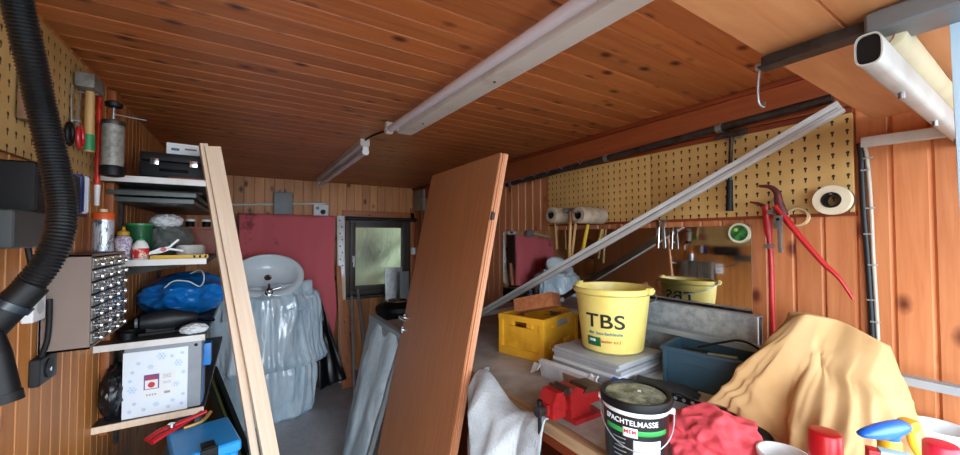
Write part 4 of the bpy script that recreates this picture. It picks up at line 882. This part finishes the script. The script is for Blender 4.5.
patch('data_panel', 0.075, 0.050, fa+0.36, FH-0.122, frad, plain('pale_data_panel','#c9d6dd',0.5), FB, 0.0008, 24)
for i in range(6): patch('text_line', 0.040-0.006*(i%3), 0.003, fa-0.52, FH-0.100-i*0.012, frad, plain('faint_text_%s'%'abcdef'[i],'#7f868a',0.6), FB, 0.0008, 10)
ta = fa+math.radians(80); hd = Vector((math.cos(ta), math.sin(ta), 0)); hn = Vector((math.cos(fa), math.sin(fa), 0))
zh = FH-0.030
MB().tube([hd*((ft+0.010)*math.cos(s)) + hn*((ft+0.012)*math.sin(s)) + Vector((0,0,zh-0.088*math.sin(s)**0.8)) for s in [math.pi*i/28 for i in range(29)]],0.0016,8,k=1).build('wire_handle', m_alu, FB)
for s in (1,-1): MB().cyl(hd*(s*(frad(zh)-0.001))+Vector((0,0,zh)), hd*(s*(ft+0.013))+Vector((0,0,zh)), 0.009, n=14).build('handle_boss', m_white, FB)
# ---------------------------------------------------------------- vise
V = thing('bench_vise', 'red bench vise with worn iron jaws clamped on the bench edge', 'vise', (1.03,0.985,BZ), 0)
m_vr = dirty('vise_red','#a81f20','#741816',0.4,0.1,16,0.5,0.72); m_iron = dirty('vise_iron','#5a4436','#3a2a22',0.5,0.5,18)
MB().prism([(-0.05,-0.05),(0.09,-0.05),(0.10,0.0),(0.09,0.05),(-0.05,0.05)], 0, 0.016).box((0.0,0,0.035),(0.10,0.06,0.045),bev=0.008).build('vise_base', m_vr, V)
MB().prism([(-0.06,0.05),(0.12,0.05),(0.13,0.066),(0.10,0.088),(0.03,0.096),(-0.02,0.122),(-0.06,0.122)], -0.036, 0.036, rot(90)).build('fixed_jaw', m_vr, V, sharp=30)
MB().prism([(0.0,0.098),(0.10,0.088),(0.132,0.068),(0.13,0.09),(0.10,0.108),(0.02,0.115)], -0.042, 0.042, rot(90)).build('anvil', m_iron, V, sharp=30)
MB().prism([(-0.145,0.035),(-0.085,0.035),(-0.085,0.122),(-0.125,0.122),(-0.145,0.085)], -0.036, 0.036, rot(90)).box((-0.09,0,0.065),(0.13,0.040,0.035)).build('moving_jaw', m_vr, V, sharp=30)
for x in (-0.063,-0.088): MB().box((x,0,0.118),(0.012,0.078,0.022),bev=0.002).build('jaw_plate', m_iron, V)
MB().cyl((-0.18,0,0.062),(-0.02,0,0.062),0.012,n=16).cyl((-0.186,0,0.062),(-0.155,0,0.062),0.018,n=18).build('spindle', m_darksteel, V)
MB().cyl((-0.172,0.0,0.09),(-0.172,0,-0.12),0.0065,n=12).cyl((-0.172,0,-0.125),(-0.172,0,-0.11),0.010,n=12).cyl((-0.172,0,0.085),(-0.172,0,0.098),0.010,n=12).build('tommy_bar', m_black, V)
# things under the bench edge
o = thing('black_reel', 'black wheel-shaped reel under the bench just below the vise', 'reel', (1.02,1.02,0.3325))
MB().lathe([(0.02,-0.05),(0.13,-0.05),(0.14,-0.04),(0.14,-0.028),(0.07,-0.025),(0.07,0.025),(0.14,0.028),(0.14,0.04),(0.13,0.05),(0.02,0.05)], rot(0,90,0,(0,0,0.14)), n=36).build('reel_body', m_black, o)
MB().cyl((-0.058,0,0.14),(0.058,0,0.14),0.028,n=20).build('reel_hub', m_darksteel, o)
tag(MB().box((1.12,0.62,0.57),(0.30,0.42,0.47),bev=0.015).box((0.968,0.62,0.57),(0.008,0.30,0.34),bev=0.004).build('dark_toolbox', m_black), 'dark tall case stored on the shelf under the bench', 'case')
# ---------------------------------------------------------------- bubble wrap
t = NT('bubble_wrap'); v = t.coord((1,1,1)); vo = t.n('TexVoronoi', feature='F1'); vo.inputs['Scale'].default_value = 95; vo.inputs['Randomness'].default_value = 0.12; t.l(v, vo.inputs['Vector'])
hgt = t.ramp(vo.outputs['Distance'], [(0.15, 1.0), (0.5, 0.0)]); t.bump(hgt, 0.45, 0.004)
col = t.mix(t.ramp(t.noise(v, 6, 4), [(0.35, 0.0), (0.7, 1.0)]), lin('#aeb9c0'), lin('#d8e0e4'))
t.b.inputs['Alpha'].default_value = 0.8
m_bub = t.fin(col, 0.16, spec=0.7)
def bub(u, v):
    a, b = W(479,352,d=1.69), W(558,420,d=1.30)
    top = a.lerp(b, u); top.z = BZ+0.012+0.02*math.sin(u*8)+0.055*(1-u)**2; top.x = BX-0.004-0.02*u
    bulge = 0.16*math.sin(min(1,u*1.25+0.02)*math.pi)**0.8+0.05
    s = v
    out = bulge*math.sin(min(1.0, s*1.15)*math.pi*0.62)
    z = top.z + 0.035*math.sin(min(1,s*3)*math.pi) - 0.62*s**1.25
    n = 0.030*(1-2*abs(noise.noise(Vector((u*3.2,s*3.2,7)))))+0.012*noise.noise(Vector((u*9,s*9,3)))
    lim = DX0+DS*z - 0.004
    x = top.x - out - n*min(1,s*4)
    y = top.y - 0.02*math.sin(s*7+u*5)*s
    if y > 1.44: y = 1.44 + (y-1.44)*0.05
    x = max(x, 0.585*y+0.006*math.sin(s*20), DX0+DS*z+0.06 if y > 1.42 else -9)
    return Vector((x, y, z))
tag(MB().grid(bub, 90, 70).build('bubble_wrap', m_bub, sharp=180, solid=0.004), 'clear bubble wrap bulging off the bench edge beside the door', 'bubble wrap')
tag(MB().box((BX-0.055,1.14,0.30),(0.05,0.50,0.60),bev=0.006).build('wrapped_board', plain('greenish_grey_board','#76858a',0.4)), 'grey board standing against the bench front behind the bubble wrap', 'board')
# ---------------------------------------------------------------- tool crate, carton, gloves
ca = math.degrees(math.atan2(-0.98,0.2))
o = thing('printed_carton', 'flat white printed carton under the blue-grey tool crate', 'carton', (1.39,0.955,BZ), ca)
MB().box((0.19,0.14,0.029),(0.42,0.30,0.058),bev=0.003).build('carton_body', m_card, o)
MB().box((0.19,-0.0105,0.040),(0.40,0.0015,0.022)).build('dark_band', m_ink, o)
for i, x in enumerate((0.13,0.16,0.19,0.22)): MB().lathe([(0.007,0),(0.007,0.001),(0.004,0.001)], rot(90,0,0,(x,-0.0112,0.040)), n=14).build('printed_ring', m_paper, o)
MB().box((0.10,-0.0108,0.014),(0.026,0.0012,0.020)).build('black_square', m_ink, o)
o = thing('tool_crate', 'open blue-grey plastic tool crate on the printed carton', 'crate', (1.472,0.918,BZ+0.058), ca)
m_tb = plain('petrol_plastic', '#33505f', 0.42, var=0.1)
TL_, TD_, TH_ = 0.33, 0.21, 0.150
mb = MB()
for (c, s) in (((TL_/2,0.004,TH_/2),(TL_,0.008,TH_)),((TL_/2,TD_-0.004,TH_/2),(TL_,0.008,TH_)),((0.004,TD_/2,TH_/2),(0.008,TD_,TH_)),((TL_-0.004,TD_/2,TH_/2),(0.008,TD_,TH_)),((TL_/2,TD_/2,0.004),(TL_,TD_,0.008))): mb.box(c,s,None,0.002)
mb.box((TL_/2,-0.002,TH_-0.008),(TL_+0.012,0.014,0.016),None,0.003); mb.box((TL_/2,TD_+0.002,TH_-0.008),(TL_+0.012,0.014,0.016),None,0.003); mb.box((-0.002,TD_/2,TH_-0.008),(0.014,TD_,0.016),None,0.003); mb.box((TL_+0.002,TD_/2,TH_-0.008),(0.014,TD_,0.016),None,0.003)
mb.box((TL_*0.55,-0.002,TH_*0.62),(TL_*0.66,0.006,0.005)).box((0.012,-0.004,TH_/2),(0.016,0.012,TH_-0.01),None,0.003); mb.build('crate_body', m_tb, o, weld=False)
for y in (0.05,0.10,0.15): MB().box((-0.006,y,TH_*0.45),(0.008,0.012,TH_*0.7),bev=0.002).build('end_rib', m_tb, o)
for i,(x0,y0,x1,y1,rr) in enumerate(((0.03,0.06,0.20,0.08,0.008),(0.10,0.13,0.28,0.07,0.007),(0.05,0.17,0.24,0.12,0.009))):
    p0 = o.matrix_basis @ Vector((x0,y0,0.055+0.02*i)); 
    ob = MB().cyl((x0,y0,0.06+0.02*i),(x1,y1,0.10+0.012*i),rr,n=12).build('screwdriver_shaft', (m_darksteel,m_black,m_steel)[i])
    hb = MB().cyl((x0-(x1-x0)*0.02,y0,0.06+0.02*i),(x0+(x1-x0)*0.42,y0+(y1-y0)*0.42,0.0768+0.0168*i),rr*1.5,n=14).build('grip', (m_black,m_red,m_dark)[i], ob)
    ob.name = 'chisel'; place(ob, o.location, ca)
    tag(ob, ['black-gripped chisel lying in the tool crate, nearest its front wall','red-gripped chisel lying across the middle of the tool crate','grey-gripped chisel at the back of the tool crate'][i], 'chisel')
tag(MB().tube([(1.60,0.84,BZ+0.20),(1.62,0.76,BZ+0.235),(1.61,0.68,BZ+0.262),(1.60,0.60,BZ+0.235),(1.60,0.56,BZ+0.17)],0.0045,10).build('black_hose', m_rubber), 'black hose arching out of the tool crate beside the yellow dust sheet', 'hose')
def glove(name, label, M, mat, cuffmat, curl=1.0):
    o = thing(name, label, 'glove', M=M)
    mb = MB()
    mb.loft([[Vector((x, w*math.cos(a), 0.018+h*math.sin(a))) for a in [2*math.pi*i/18 for i in range(18)]] for x, w, h in ((-0.005,0.036,0.012),(0.02,0.040,0.016),(0.06,0.043,0.016),(0.085,0.041,0.013),(0.092,0.034,0.010))])
    for i, (y, L) in enumerate(((-0.032,0.062),(-0.011,0.075),(0.011,0.078),(0.031,0.068))):
        mb.tube([(0.075,y,0.017),(0.10,y*1.08,0.020),(0.085+L*0.75,y*1.15,0.017-0.006*curl),(0.085+L,y*1.15,0.010)],lambda t:0.0105-0.003*t,10)
    mb.tube([(0.02,-0.034,0.017),(0.045,-0.058,0.018),(0.075,-0.068,0.014)],lambda t:0.012-0.003*t,10)
    mb.build('glove_hand', mat, o, weld=False)
    MB().loft([[Vector((x, w*math.cos(a), 0.018+h*math.sin(a))) for a in [2*math.pi*i/18 for i in range(18)]] for x, w, h in ((-0.06,0.040,0.014),(-0.04,0.037,0.013),(-0.02,0.036,0.013),(0.0,0.037,0.0125))]).build('knit_cuff', cuffmat, o)
m_glv = plain('black_coated_fabric', '#20252a', 0.65, bump=0.2)
m_gblue = plain('blue_knit', '#1d55b0', 0.8, bump=0.3, bscale=200)
GP = W(650, 371, Z=BZ+0.075)
glove('work_glove', 'black work glove with a blue cuff between tile stack and filler bucket', Matrix.Translation((1.285,0.945,BZ+0.058)) @ rot(0,3,-82), m_glv, m_gblue)
glove('work_glove', 'plain black work glove resting on the printed carton', Matrix.Translation((1.375,0.90,BZ+0.060)) @ rot(0,3,-66), m_glv, m_glv)
tag(MB().box((1.265,0.90,BZ+0.029),(0.13,0.22,0.055),rot(0,0,0),0.004).build('grey_carton', plain('grey_carton_card','#8f9294',0.7)), 'small grey carton under the blue-cuffed glove', 'carton')
# ---------------------------------------------------------------- red rag
m_rag = dirty('coral_red_cotton','#e0505a','#b83640',0.85,0.0,9,0.5,0.7,0.3)
tag(MB().crumple((1.20,0.588,BZ+0.042),(0.115,0.095,0.072),44,0.50,1.05,6,BZ).build('red_rag', m_rag, sharp=180), 'coral red crumpled rag beside the black filler bucket', 'rag')
# ---------------------------------------------------------------- yellow dust sheet
def cl(pts, u):
    n = len(pts); k = (u % 1.0)*n; i = int(k); t = k-i
    a, b, c, d = (pts[(i+j-1) % n] for j in range(4))
    return 0.5*((2*b)+(c-a)*t+(2*a-5*b+4*c-d)*t*t+(3*b-a-3*c+d)*t**3)
r_0, r_1, r_2 = W(803,313,d=1.20), W(838,320,d=1.17), W(882,344,d=1.08)
r_3 = W(889,366,d=1.07)
ridge = [r_0+Vector((0.01,0.03,-0.015)), r_0+Vector((-0.012,-0.004,-0.004)), r_0.lerp(r_1,0.5)+Vector((-0.016,0,0.001)), r_1+Vector((-0.010,-0.004,0)), r_1.lerp(r_2,0.55)+Vector((-0.008,0,0.006)), r_2+Vector((0,-0.006,0)), r_2+Vector((0.07,0.01,-0.01)), r_1+Vector((0.07,0.04,-0.01)), r_0+Vector((0.06,0.05,-0.01))]
hem = [W(711,404,d=1.25), W(735,412,d=1.20), W(768,442,d=1.12), W(800,478,d=1.03), W(845,486,d=0.97), W(886,462,d=0.99), Vector((1.70,0.235,BZ+0.005)), Vector((1.73,0.36,BZ+0.005)), Vector((1.56,0.515,BZ+0.005))]
cen = Vector((1.50,0.42,1.1))
def sheet(u, v):
    if v < 0.14:
        t = v/0.14; R0 = cl(ridge, u); mid = (r_0.lerp(r_2, 0.5))+Vector((0.03,0.01,-0.004))
        proj = r_0+ (r_2-r_0)*max(0.05,min(0.95,(R0-r_0).dot(r_2-r_0)/(r_2-r_0).length_squared)) + Vector((0.025,0.012,0.0))
        p = proj.lerp(R0, t)
        p.z = p.z*1.0 - 0.004*(1-t)
        return p
    t = (v-0.14)/0.86
    a, b = cl(ridge, u), cl(hem, u)
    p = a.lerp(b, t)
    d = Vector((p.x-cen.x, p.y-cen.y, 0)); d = d.normalized() if d.length > 1e-5 else Vector((-1,0,0))
    front = max(0.0, -d.x*0.75-d.y*0.65)
    sag = -0.035*math.sin(t*math.pi)*front*(1-t) + 0.045*math.sin(min(1,max(0,(t-0.35)/0.6))*math.pi)*front
    q = Vector((u*11+0.9*math.sin(t*2.5), t*1.1, 3.3)); q2 = Vector((u*24+t*1.5, t*2.2, 8.1)); q3 = Vector((u*8-t*3.2, t*4.5, 1.3))
    f = 0.030*t**0.7*(0.55-abs(noise.noise(q))*2) + 0.012*t*(0.4-abs(noise.noise(q2))*1.6) + 0.010*t*(0.5-abs(noise.noise(q3))*2)
    p = p + d*(sag+f) + Vector((0,0,0.5*f*(1 if t < 0.95 else 0)))
    p.z = max(p.z, BZ+0.003)
    return p
t = NT('mustard_cotton'); v = t.coord(); n = t.noise(v, 3.0, 4, 0.6)
c = t.ramp(n, [(0.3, lin('#b38a55')), (0.7, lin('#c8a678'))]); st = t.ramp(t.noise(v, 9.0, 5, 0.7), [(0.66, 0.0), (0.76, 0.55)])
m_sheet = t.fin(t.mix(st, c, lin('#8f7440')), 0.85)
tag(MB().grid(sheet, 180, 90, closed=True).build('dust_sheet', m_sheet, sharp=180, solid=0.003), 'mustard yellow dust sheet draped over a machine on the right of the bench', 'dust sheet')
tag(MB().crumple((1.335,0.545,BZ+0.035),(0.055,0.06,0.04),3,0.05,1.0,4,BZ).build('motor_housing', m_black, sharp=180), 'black rounded housing peeping out under the yellow dust sheet', 'machine')
# ---------------------------------------------------------------- near things at the right front
def cap_can(label, loc, h, r, capmat, bodymat):
    o = thing('spray_can', label, 'spray can', loc)
    MB().lathe([(r-0.004,0),(r,0.003),(r,h*0.62),(r-0.003,h*0.66)], n=30).build('can_body', bodymat, o)
    MB().lathe([(r+0.001,h*0.64),(r+0.0005,h-0.004),(r-0.002,h-0.001),(r-0.006,h),(0.001,h)], n=30).build('cap', capmat, o)
m_cap = plain('red_cap', '#c4141f', 0.35, var=0.06); m_cap2 = plain('cherry_cap', '#d0213c', 0.35, var=0.06); m_canw = plain('can_white','#d5d8da',0.35)
tc_ = W(825,431,d=0.89); cap_can('spray can with a bright red cap in front of the yellow dust sheet', (tc_.x,tc_.y,BZ), tc_.z-BZ, 0.031, m_cap, m_canw)
tc_ = W(941,443,d=0.92); cap_can('spray can with a cherry red cap at the far right of the bench', (tc_.x,tc_.y,BZ), tc_.z-BZ, 0.031, m_cap2, m_canw)
tc_ = W(797,455,d=0.96)
o = thing('plastic_tub', 'white open plastic tub in front of the yellow dust sheet', 'tub', (tc_.x-0.02,tc_.y+0.02,BZ)); hh = tc_.z-BZ
MB().lathe([(0.001,0),(0.043,0),(0.045,0.003),(0.055,hh-0.012),(0.059,hh-0.012),(0.060,hh),(0.055,hh+0.001),(0.052,hh-0.006),(0.043,0.006),(0.001,0.005)], n=40).build('tub_body', m_white, o)
tc_ = W(889,428,d=0.80)
o = thing('spray_bottle', 'spray bottle with blue head and yellow trigger near the dust sheet', 'spray bottle', (tc_.x,tc_.y,BZ), -16); hh = tc_.z-BZ-0.018
MB().lathe([(0.030,0),(0.034,0.004),(0.035,hh*0.55),(0.028,hh*0.72),(0.015,hh*0.86),(0.014,hh-0.03)], n=30).build('bottle_body', NT('clear_bottle').fin((0.86,0.88,0.86),0.2,trans=0.35), o)
MB().lathe([(0.019,hh-0.034),(0.0195,hh-0.008),(0.017,hh-0.004),(0.001,hh-0.004)], n=26).build('yellow_collar', plain('trigger_yellow','#e8ac1e',0.4), o)
MB().loft([[Vector((x, w*math.cos(t), hh+zc+h*math.sin(t))) for t in [2*math.pi*i/20 for i in range(20)]] for x, zc, h, w in ((-0.092,0.017,0.002,0.003),(-0.088,0.0175,0.006,0.009),(-0.07,0.017,0.010,0.013),(-0.035,0.015,0.016,0.016),(0.0,0.013,0.019,0.017),(0.035,0.015,0.016,0.016),(0.056,0.016,0.009,0.012),(0.062,0.0165,0.003,0.005))]).lathe([(0.016,hh-0.007),(0.0165,hh+0.006)], n=22).build('spray_head', plain('royal_blue_plastic','#1261d0',0.35), o, sharp=50)
MB().tube([(0.055,0,hh+0.020),(0.068,0,hh+0.012),(0.070,0,hh-0.004),(0.078,0,hh-0.030),(0.094,0,hh-0.052)],lambda t:0.009-0.003*t,10).box((0.064,0,hh+0.016),(0.030,0.028,0.024),None,0.008).build('trigger', plain('trigger_amber','#e3a21a',0.4), o)
tc_ = W(948,432,d=1.06)
o = thing('white_bowl', 'white bowl at the far right edge against the wall', 'bowl', (tc_.x+0.03,tc_.y+0.02,BZ)); hh = tc_.z-BZ
MB().lathe([(0.001,0),(0.035,0),(0.042,0.004),(0.048,hh*0.5),(0.066,hh-0.006),(0.066,hh),(0.061,hh-0.002),(0.043,hh*0.5),(0.001,0.01)], n=40).build('bowl_body', m_cer, o)
tc_ = W(872,449,d=0.70)
o = thing('small_packet', 'small red and pale blue packet at the bottom right in front of the spray bottle', 'packet', (tc_.x+0.012,tc_.y-0.004,BZ), -62); hh = tc_.z-BZ
MB().box((0.024,0,hh/2),(0.044,0.022,hh),bev=0.003).build('packet_body', plain('pale_blue_packet','#a9cfe0',0.45), o)
MB().box((-0.006,0,hh/2-0.001),(0.016,0.0235,hh-0.002),bev=0.003).build('red_end', m_cap, o)
# ---------------------------------------------------------------- hanging on the right wall
H = thing('claw_hammer', 'hammer with black grip hanging on the right pegboard', 'hammer', (1.782,0.79,1.715))
hz_ = 0.335
MB().tube([(0,0,0.10),(0,-0.004,0.2),(0.0,-0.012,hz_)],0.008,10).build('shaft', m_darksteel, H)
MB().tube([(0,0.002,0.0),(0,0.001,0.05),(0,-0.001,0.135)],lambda t:0.0145-0.003*t,12).build('grip', m_rubber, H)
MB().box((0,-0.03,hz_),(0.024,0.05,0.026),bev=0.004).cyl((0,-0.05,hz_),(0,-0.068,hz_),0.014,n=16).tube([(0,-0.012,hz_),(0,0.02,hz_+0.006),(0,0.06,hz_-0.008)],lambda t:0.013-0.008*t,10,flat=1.2).build('hammer_head', m_darksteel, H)
for y in (0.012,-0.036): MB().cyl((-0.012,y,hz_-0.020),(0.04,y,hz_-0.016),0.003,n=8).build('peg', m_steel, H)
# bolt cutter
XC = 1.765
K = thing('bolt_cutter', 'big red bolt cutter hanging open from the right pegboard', 'bolt cutter', (0,0,0))
pv = W(772,213,X=XC)
def wp_(x,y,dx=0): return W(x,y,X=XC+dx)
m_jaw = dirty('dark_red_steel','#6a3030','#463030',0.45,0.4,30)
MB().tube([wp_(783,216,-0.010), wp_(779,203,-0.010), wp_(777,193,-0.010), wp_(770,187,-0.010), wp_(759,186,-0.010)],lambda t:0.019-0.014*t,12,flat=0.8).build('upper_jaw', m_jaw, K)
MB().tube([wp_(772,214,0.006), wp_(766,208,0.006), wp_(759,204,0.006), wp_(750,202,0.006)],lambda t:0.016-0.012*t,12,flat=0.8).build('lower_jaw', m_jaw, K)
MB().tube([wp_(766,206,0.004), wp_(768,228,0.004), wp_(771,258,0.004), wp_(772,300,0.004), wp_(773,352,0.004)],lambda t:0.014 if t<0.3 else 0.0095,12).build('handle', m_red, K)
MB().tube([wp_(776,206,-0.012), wp_(786,219,-0.012), wp_(801,238,-0.012), wp_(822,262,-0.012), wp_(834,273,-0.012), wp_(842,282,-0.012), wp_(853,299,-0.012)],lambda t:0.016-0.010*t,12,flat=0.8).build('handle', m_red, K)
for q in (wp_(773,212), wp_(770,246,0.002)): MB().cyl(q+Vector((-0.028,0,0)), q+Vector((0.022,0,0)), 0.010, n=14).build('pivot_bolt', m_steel, K)
q = wp_(775,200); MB().cyl(q+Vector((-0.026,0,0)), Vector((1.822,q.y,q.z+0.004)), 0.004, n=8).build('peg', m_steel, K)
o = thing('clamp_iron', 'small grey iron hasp hanging over the red bolt cutter', 'hasp', wp_(778,218,-0.045))
MB().box((0,0,-0.015),(0.004,0.030,0.05),bev=0.0015).box((0.004,-0.004,-0.085),(0.012,0.014,0.095),bev=0.003).build('hasp_plate', m_steel, o); MB().cyl((-0.001,0,-0.005),(-0.004,0,-0.005),0.006,n=12).build('screw_hole', m_black, o)
MB().cyl((0,0,0.005),(0.1,0,0.012),0.003,n=8).build('peg', m_steel, o)
# rolls of tape
q = W(831,200,X=1.752)
o = thing('tape_roll', 'thick roll of cream masking tape on a peg at the right end', 'tape', (q.x,q.y,q.z)); Mx = rot(0,90,0)
m_cream = plain('cream_tape','#dcd0b4',0.55)
MB().lathe([(0.028,0),(0.052,0),(0.052,0.03),(0.028,0.03),(0.028,0)], Mx, n=36, caps=False).build('outer_tape', m_cream, o)
MB().lathe([(0.024,0.012),(0.050,0.031),(0.050,0.062),(0.024,0.062),(0.024,0.012)], Mx, n=36, caps=False).build('rear_tape', dirty('brown_tape','#5d4a38','#3f3126',0.5), o)
MB().lathe([(0.0235,-0.002),(0.028,-0.002),(0.028,0.058),(0.0235,0.058),(0.0235,-0.002)], Mx, n=30, caps=False).build('tape_core', m_dark, o)
MB().cyl((-0.005,0,0.0205),(0.07,0,0.0205),0.003,n=8).build('peg', m_steel, o)
q = W(797,217,X=1.795)
o = tag(MB().lathe([(0.030,0),(0.036,0),(0.036,0.018),(0.030,0.018),(0.030,0)], Mx, n=34, caps=False).build('thin_tape_ring', plain('beige_tape','#cdb98e',0.5)), 'thin nearly used-up beige tape ring behind the bolt cutter handle', 'tape'); o.location = q
q = W(739,233,X=1.812)
o = thing('round_badge', 'round green badge with cream rim at the top of the mirror', 'badge', q)
MB().lathe([(0.001,0),(0.043,0),(0.044,0.003),(0.043,0.008),(0.001,0.008)], rot(0,90,0), n=36).build('badge_disc', plain('cream_badge','#d9dcc0',0.45), o)
t = NT('green_badge_print'); m_bg = t.fin(t.ramp(t.noise(t.coord(), 38, 3), [(0.42, lin('#16502e')), (0.6, lin('#3f8a3c'))]), 0.45)
MB().lathe([(0.001,-0.0012),(0.034,-0.0012),(0.034,0.0005),(0.001,0.0005)], rot(0,90,0), n=32).build('green_centre', m_bg, o)
MB().lathe([(0.001,-0.0012),(0.008,-0.002),(0.001,-0.002)], rot(0,90,0,(-0.0012,0.01,0.014)), n=14).build('pale_spot', plain('pale_yellow_green','#b9c95c',0.5), o)
# tongs below the pegboard
o = thing('steel_tongs', 'shiny steel pliers hanging from the pegboard in front of the mirror', 'pliers', W(660,219,X=1.755))
MB().box((0,0.009,-0.075),(0.006,0.016,0.145),rot(3),0.002).build('plier_leg', m_chrome, o); MB().box((0.004,-0.012,-0.075),(0.006,0.014,0.145),rot(-3),0.002).build('plier_leg', m_steel, o)
MB().cyl((0.0,0,-0.012),(0.07,0,-0.006),0.003,n=8).build('peg', m_steel, o)
# paper rolls and long handled tools at the far end
m_roll = dirty('brown_paper_roll','#a89884','#8a7760',0.7,0,20)
for i, (px_, lab) in enumerate(((551,'brown paper roll on a long peg at the far end of the pegboard'),(578,'second brown paper roll right of the hanging wooden handles'))):
    q = W(px_,215,X=1.60)
    o = thing('paper_roll', lab, 'paper roll', q, group='paper rolls on the right pegboard')
    MB().lathe([(0.024,0),(0.046,0),(0.048,0.003),(0.048,0.20),(0.024,0.20),(0.024,0)], rot(0,90,0), n=34, caps=False).build('roll_paper', m_roll, o)
    MB().lathe([(0.0205,-0.002),(0.024,-0.002),(0.024,0.2),(0.0205,0.2),(0.0205,-0.002)], rot(0,90,0), n=28, caps=False).build('roll_core', m_dark, o)
    MB().cyl((-0.03,0,0.0165),(0.225,0,0.0165),0.0035,n=8).build('peg', m_steel, o)
for i, (p0, p1, r, m_, lab, dx) in enumerate((((571,210),(569,263),0.0105,m_handle,'wooden-handled pick hammer hanging left of centre under the rolls',0.0),((577,211),(571.5,258),0.0095,m_handle,'slanted wooden-handled hammer beside the pick hammer',0.035),((588,224),(582.5,252),0.0125,plain('yellow_handle','#d6b02e',0.45),'tool with a thick yellow handle under the second roll',0.10),((555,221),(557,249),0.0085,m_handle,'thin wooden handle hanging under the first roll',0.12))):
    a, b = W(p0[0],p0[1],X=1.66+dx), W(p1[0],p1[1],X=1.665+dx)
    o = thing('hanging_hammer', lab, 'hammer', (0,0,0), group=None)
    MB().cyl(a, b, r*0.85, r, n=12).build('handle', m_, o)
    if i < 2: MB().box((0,0,0),(0.022,0.085,0.022),Matrix.Translation(a) @ rot(0,0,8*i),0.005).cyl(a+Vector((0,0.03,0)),a+Vector((0,0.055,0)),0.014,n=14).build('hammer_head', m_steel, o)
    else: MB().box((0,0,0.012),(0.012,0.045,0.03),Matrix.Translation(a),0.003).build('metal_ferrule', m_darksteel, o)
    MB().cyl(a+Vector((0,0.012,-0.014)), Vector((1.822, a.y+0.012, max(a.z-0.012,ZP0+0.004))), 0.0028, n=8).build('peg', m_steel, o)
# cable trunking and cables on the right wall
o = thing('cable_trunking', 'white angled cable trunking on the right wall by the garage door', 'trunking', (0,0,0))
a, b = W(868,142,X=1.835), W(944,133,X=1.835)
MB().bar(a+Vector((0,0.016,0)), Vector((1.835,b.y-0.25,b.z-0.003)), 0.034, 0.028, (1,0,0), 0.003).build('trunking_cover', m_offw, o)
MB().tube([a+Vector((0,0.012,0)), W(866,152,X=1.838), W(868.5,172,X=1.84), W(871,205,X=1.84), W(873.5,260,X=1.84), W(878,338,X=1.84), Vector((1.84,W(878,338,X=1.84).y,BZ+0.02))],0.0055,10).build('white_cable', plain('aged_cable','#b9b2a4',0.5), o)
MB().tube([a+Vector((0,0.022,0)), W(861,154,X=1.838), W(862,180,X=1.84), W(864,215,X=1.84), W(868,265,X=1.84), W(872.5,338,X=1.84), Vector((1.84,W(872,338,X=1.84).y,BZ+0.02))],0.0085,10).build('black_cable', m_dark, o)
for i, y in enumerate((158,170,208,234,265,300,322)):
    q = W(868+ (y-160)*0.045 - (3 if i%2 else 0), y, X=1.836); MB().box(q,(0.010,0.024,0.006),None,0.002).build('cable_clip', m_alu, o)
# overhead things at the top right
a, b = W(868,49,d=0.60), W(868,49,d=0.60)+Vector((1.02,0,0.0))
o = thing('door_rail', 'white rounded metal tube under the garage door with an open end', 'rail', (0,0,0))
Mt = Matrix(((0,0,1,a.x),(1,0,0,a.y),(0,1,0,a.z),(0,0,0,1)))
def oval(w,h): return [(w*math.copysign(abs(math.cos(t))**0.6,math.cos(t)), h*math.copysign(abs(math.sin(t))**0.6,math.sin(t))) for t in [2*math.pi*i/28 for i in range(28)]]
L_ = XR-0.004-a.x
MB().loft([[Mt @ Vector((x,y,z)) for x,y in oval(w,h)] for w,h,z in ((0.0145,0.0235,0.03),(0.0145,0.0235,0.0),(0.0165,0.026,0.0),(0.0165,0.026,L_))]).build('tube_body', plain('tube_enamel','#b4b5b0',0.4), o, sharp=50)
MB().loft([[Mt @ Vector((x,y,z)) for x,y in oval(0.0143,0.0233)] for z in (0.004,0.012)]).build('end_opening', m_black, o)
for k in (0.22,0.55,0.86): q = a+Vector((L_*k,0,-0.026)); MB().cyl(q+Vector((0,0,0.002)), q+Vector((0,0,-0.012)), 0.005, n=12).build('bolt', m_steel, o)
c0 = W(905,38,d=0.60)
rl_ = thing('cream_roll', 'cream rolled sheet lying above the white tube at the top right', 'roll', (0,0,0))
cy, cz, cr = a.y+0.005, a.z+0.026+0.032, 0.030
MB().lathe([(0.001,0),(cr-0.004,0.0),(cr,0.003),(cr,L_-0.02),(0.001,L_-0.02)], Matrix(((0,0,1,a.x+0.115),(1,0,0,cy),(0,1,0,cz),(0,0,0,1))), n=32).build('rolled_sheet', plain('cream_canvas','#bfb292',0.7,var=0.08,scale=14), rl_)
MB().tube([Vector((a.x+0.1145, cy+(0.004+0.0035*t)*math.cos(t), cz+(0.004+0.0035*t)*math.sin(t))) for t in [i*0.35 for i in range(24)]],0.0012,5,k=1).build('spiral_end', m_dkred, rl_)
o = thing('opener_housing', 'dark grey rounded housing at the top edge above the cream roll', 'housing', (a.x+0.115, a.y-0.075, a.z+0.072))
MB().box((0.0,0.0,0.0),(0.085,0.19,0.038),bev=0.012,seg=3).build('housing_shell', plain('mid_grey_housing','#6a6e70',0.35), o)
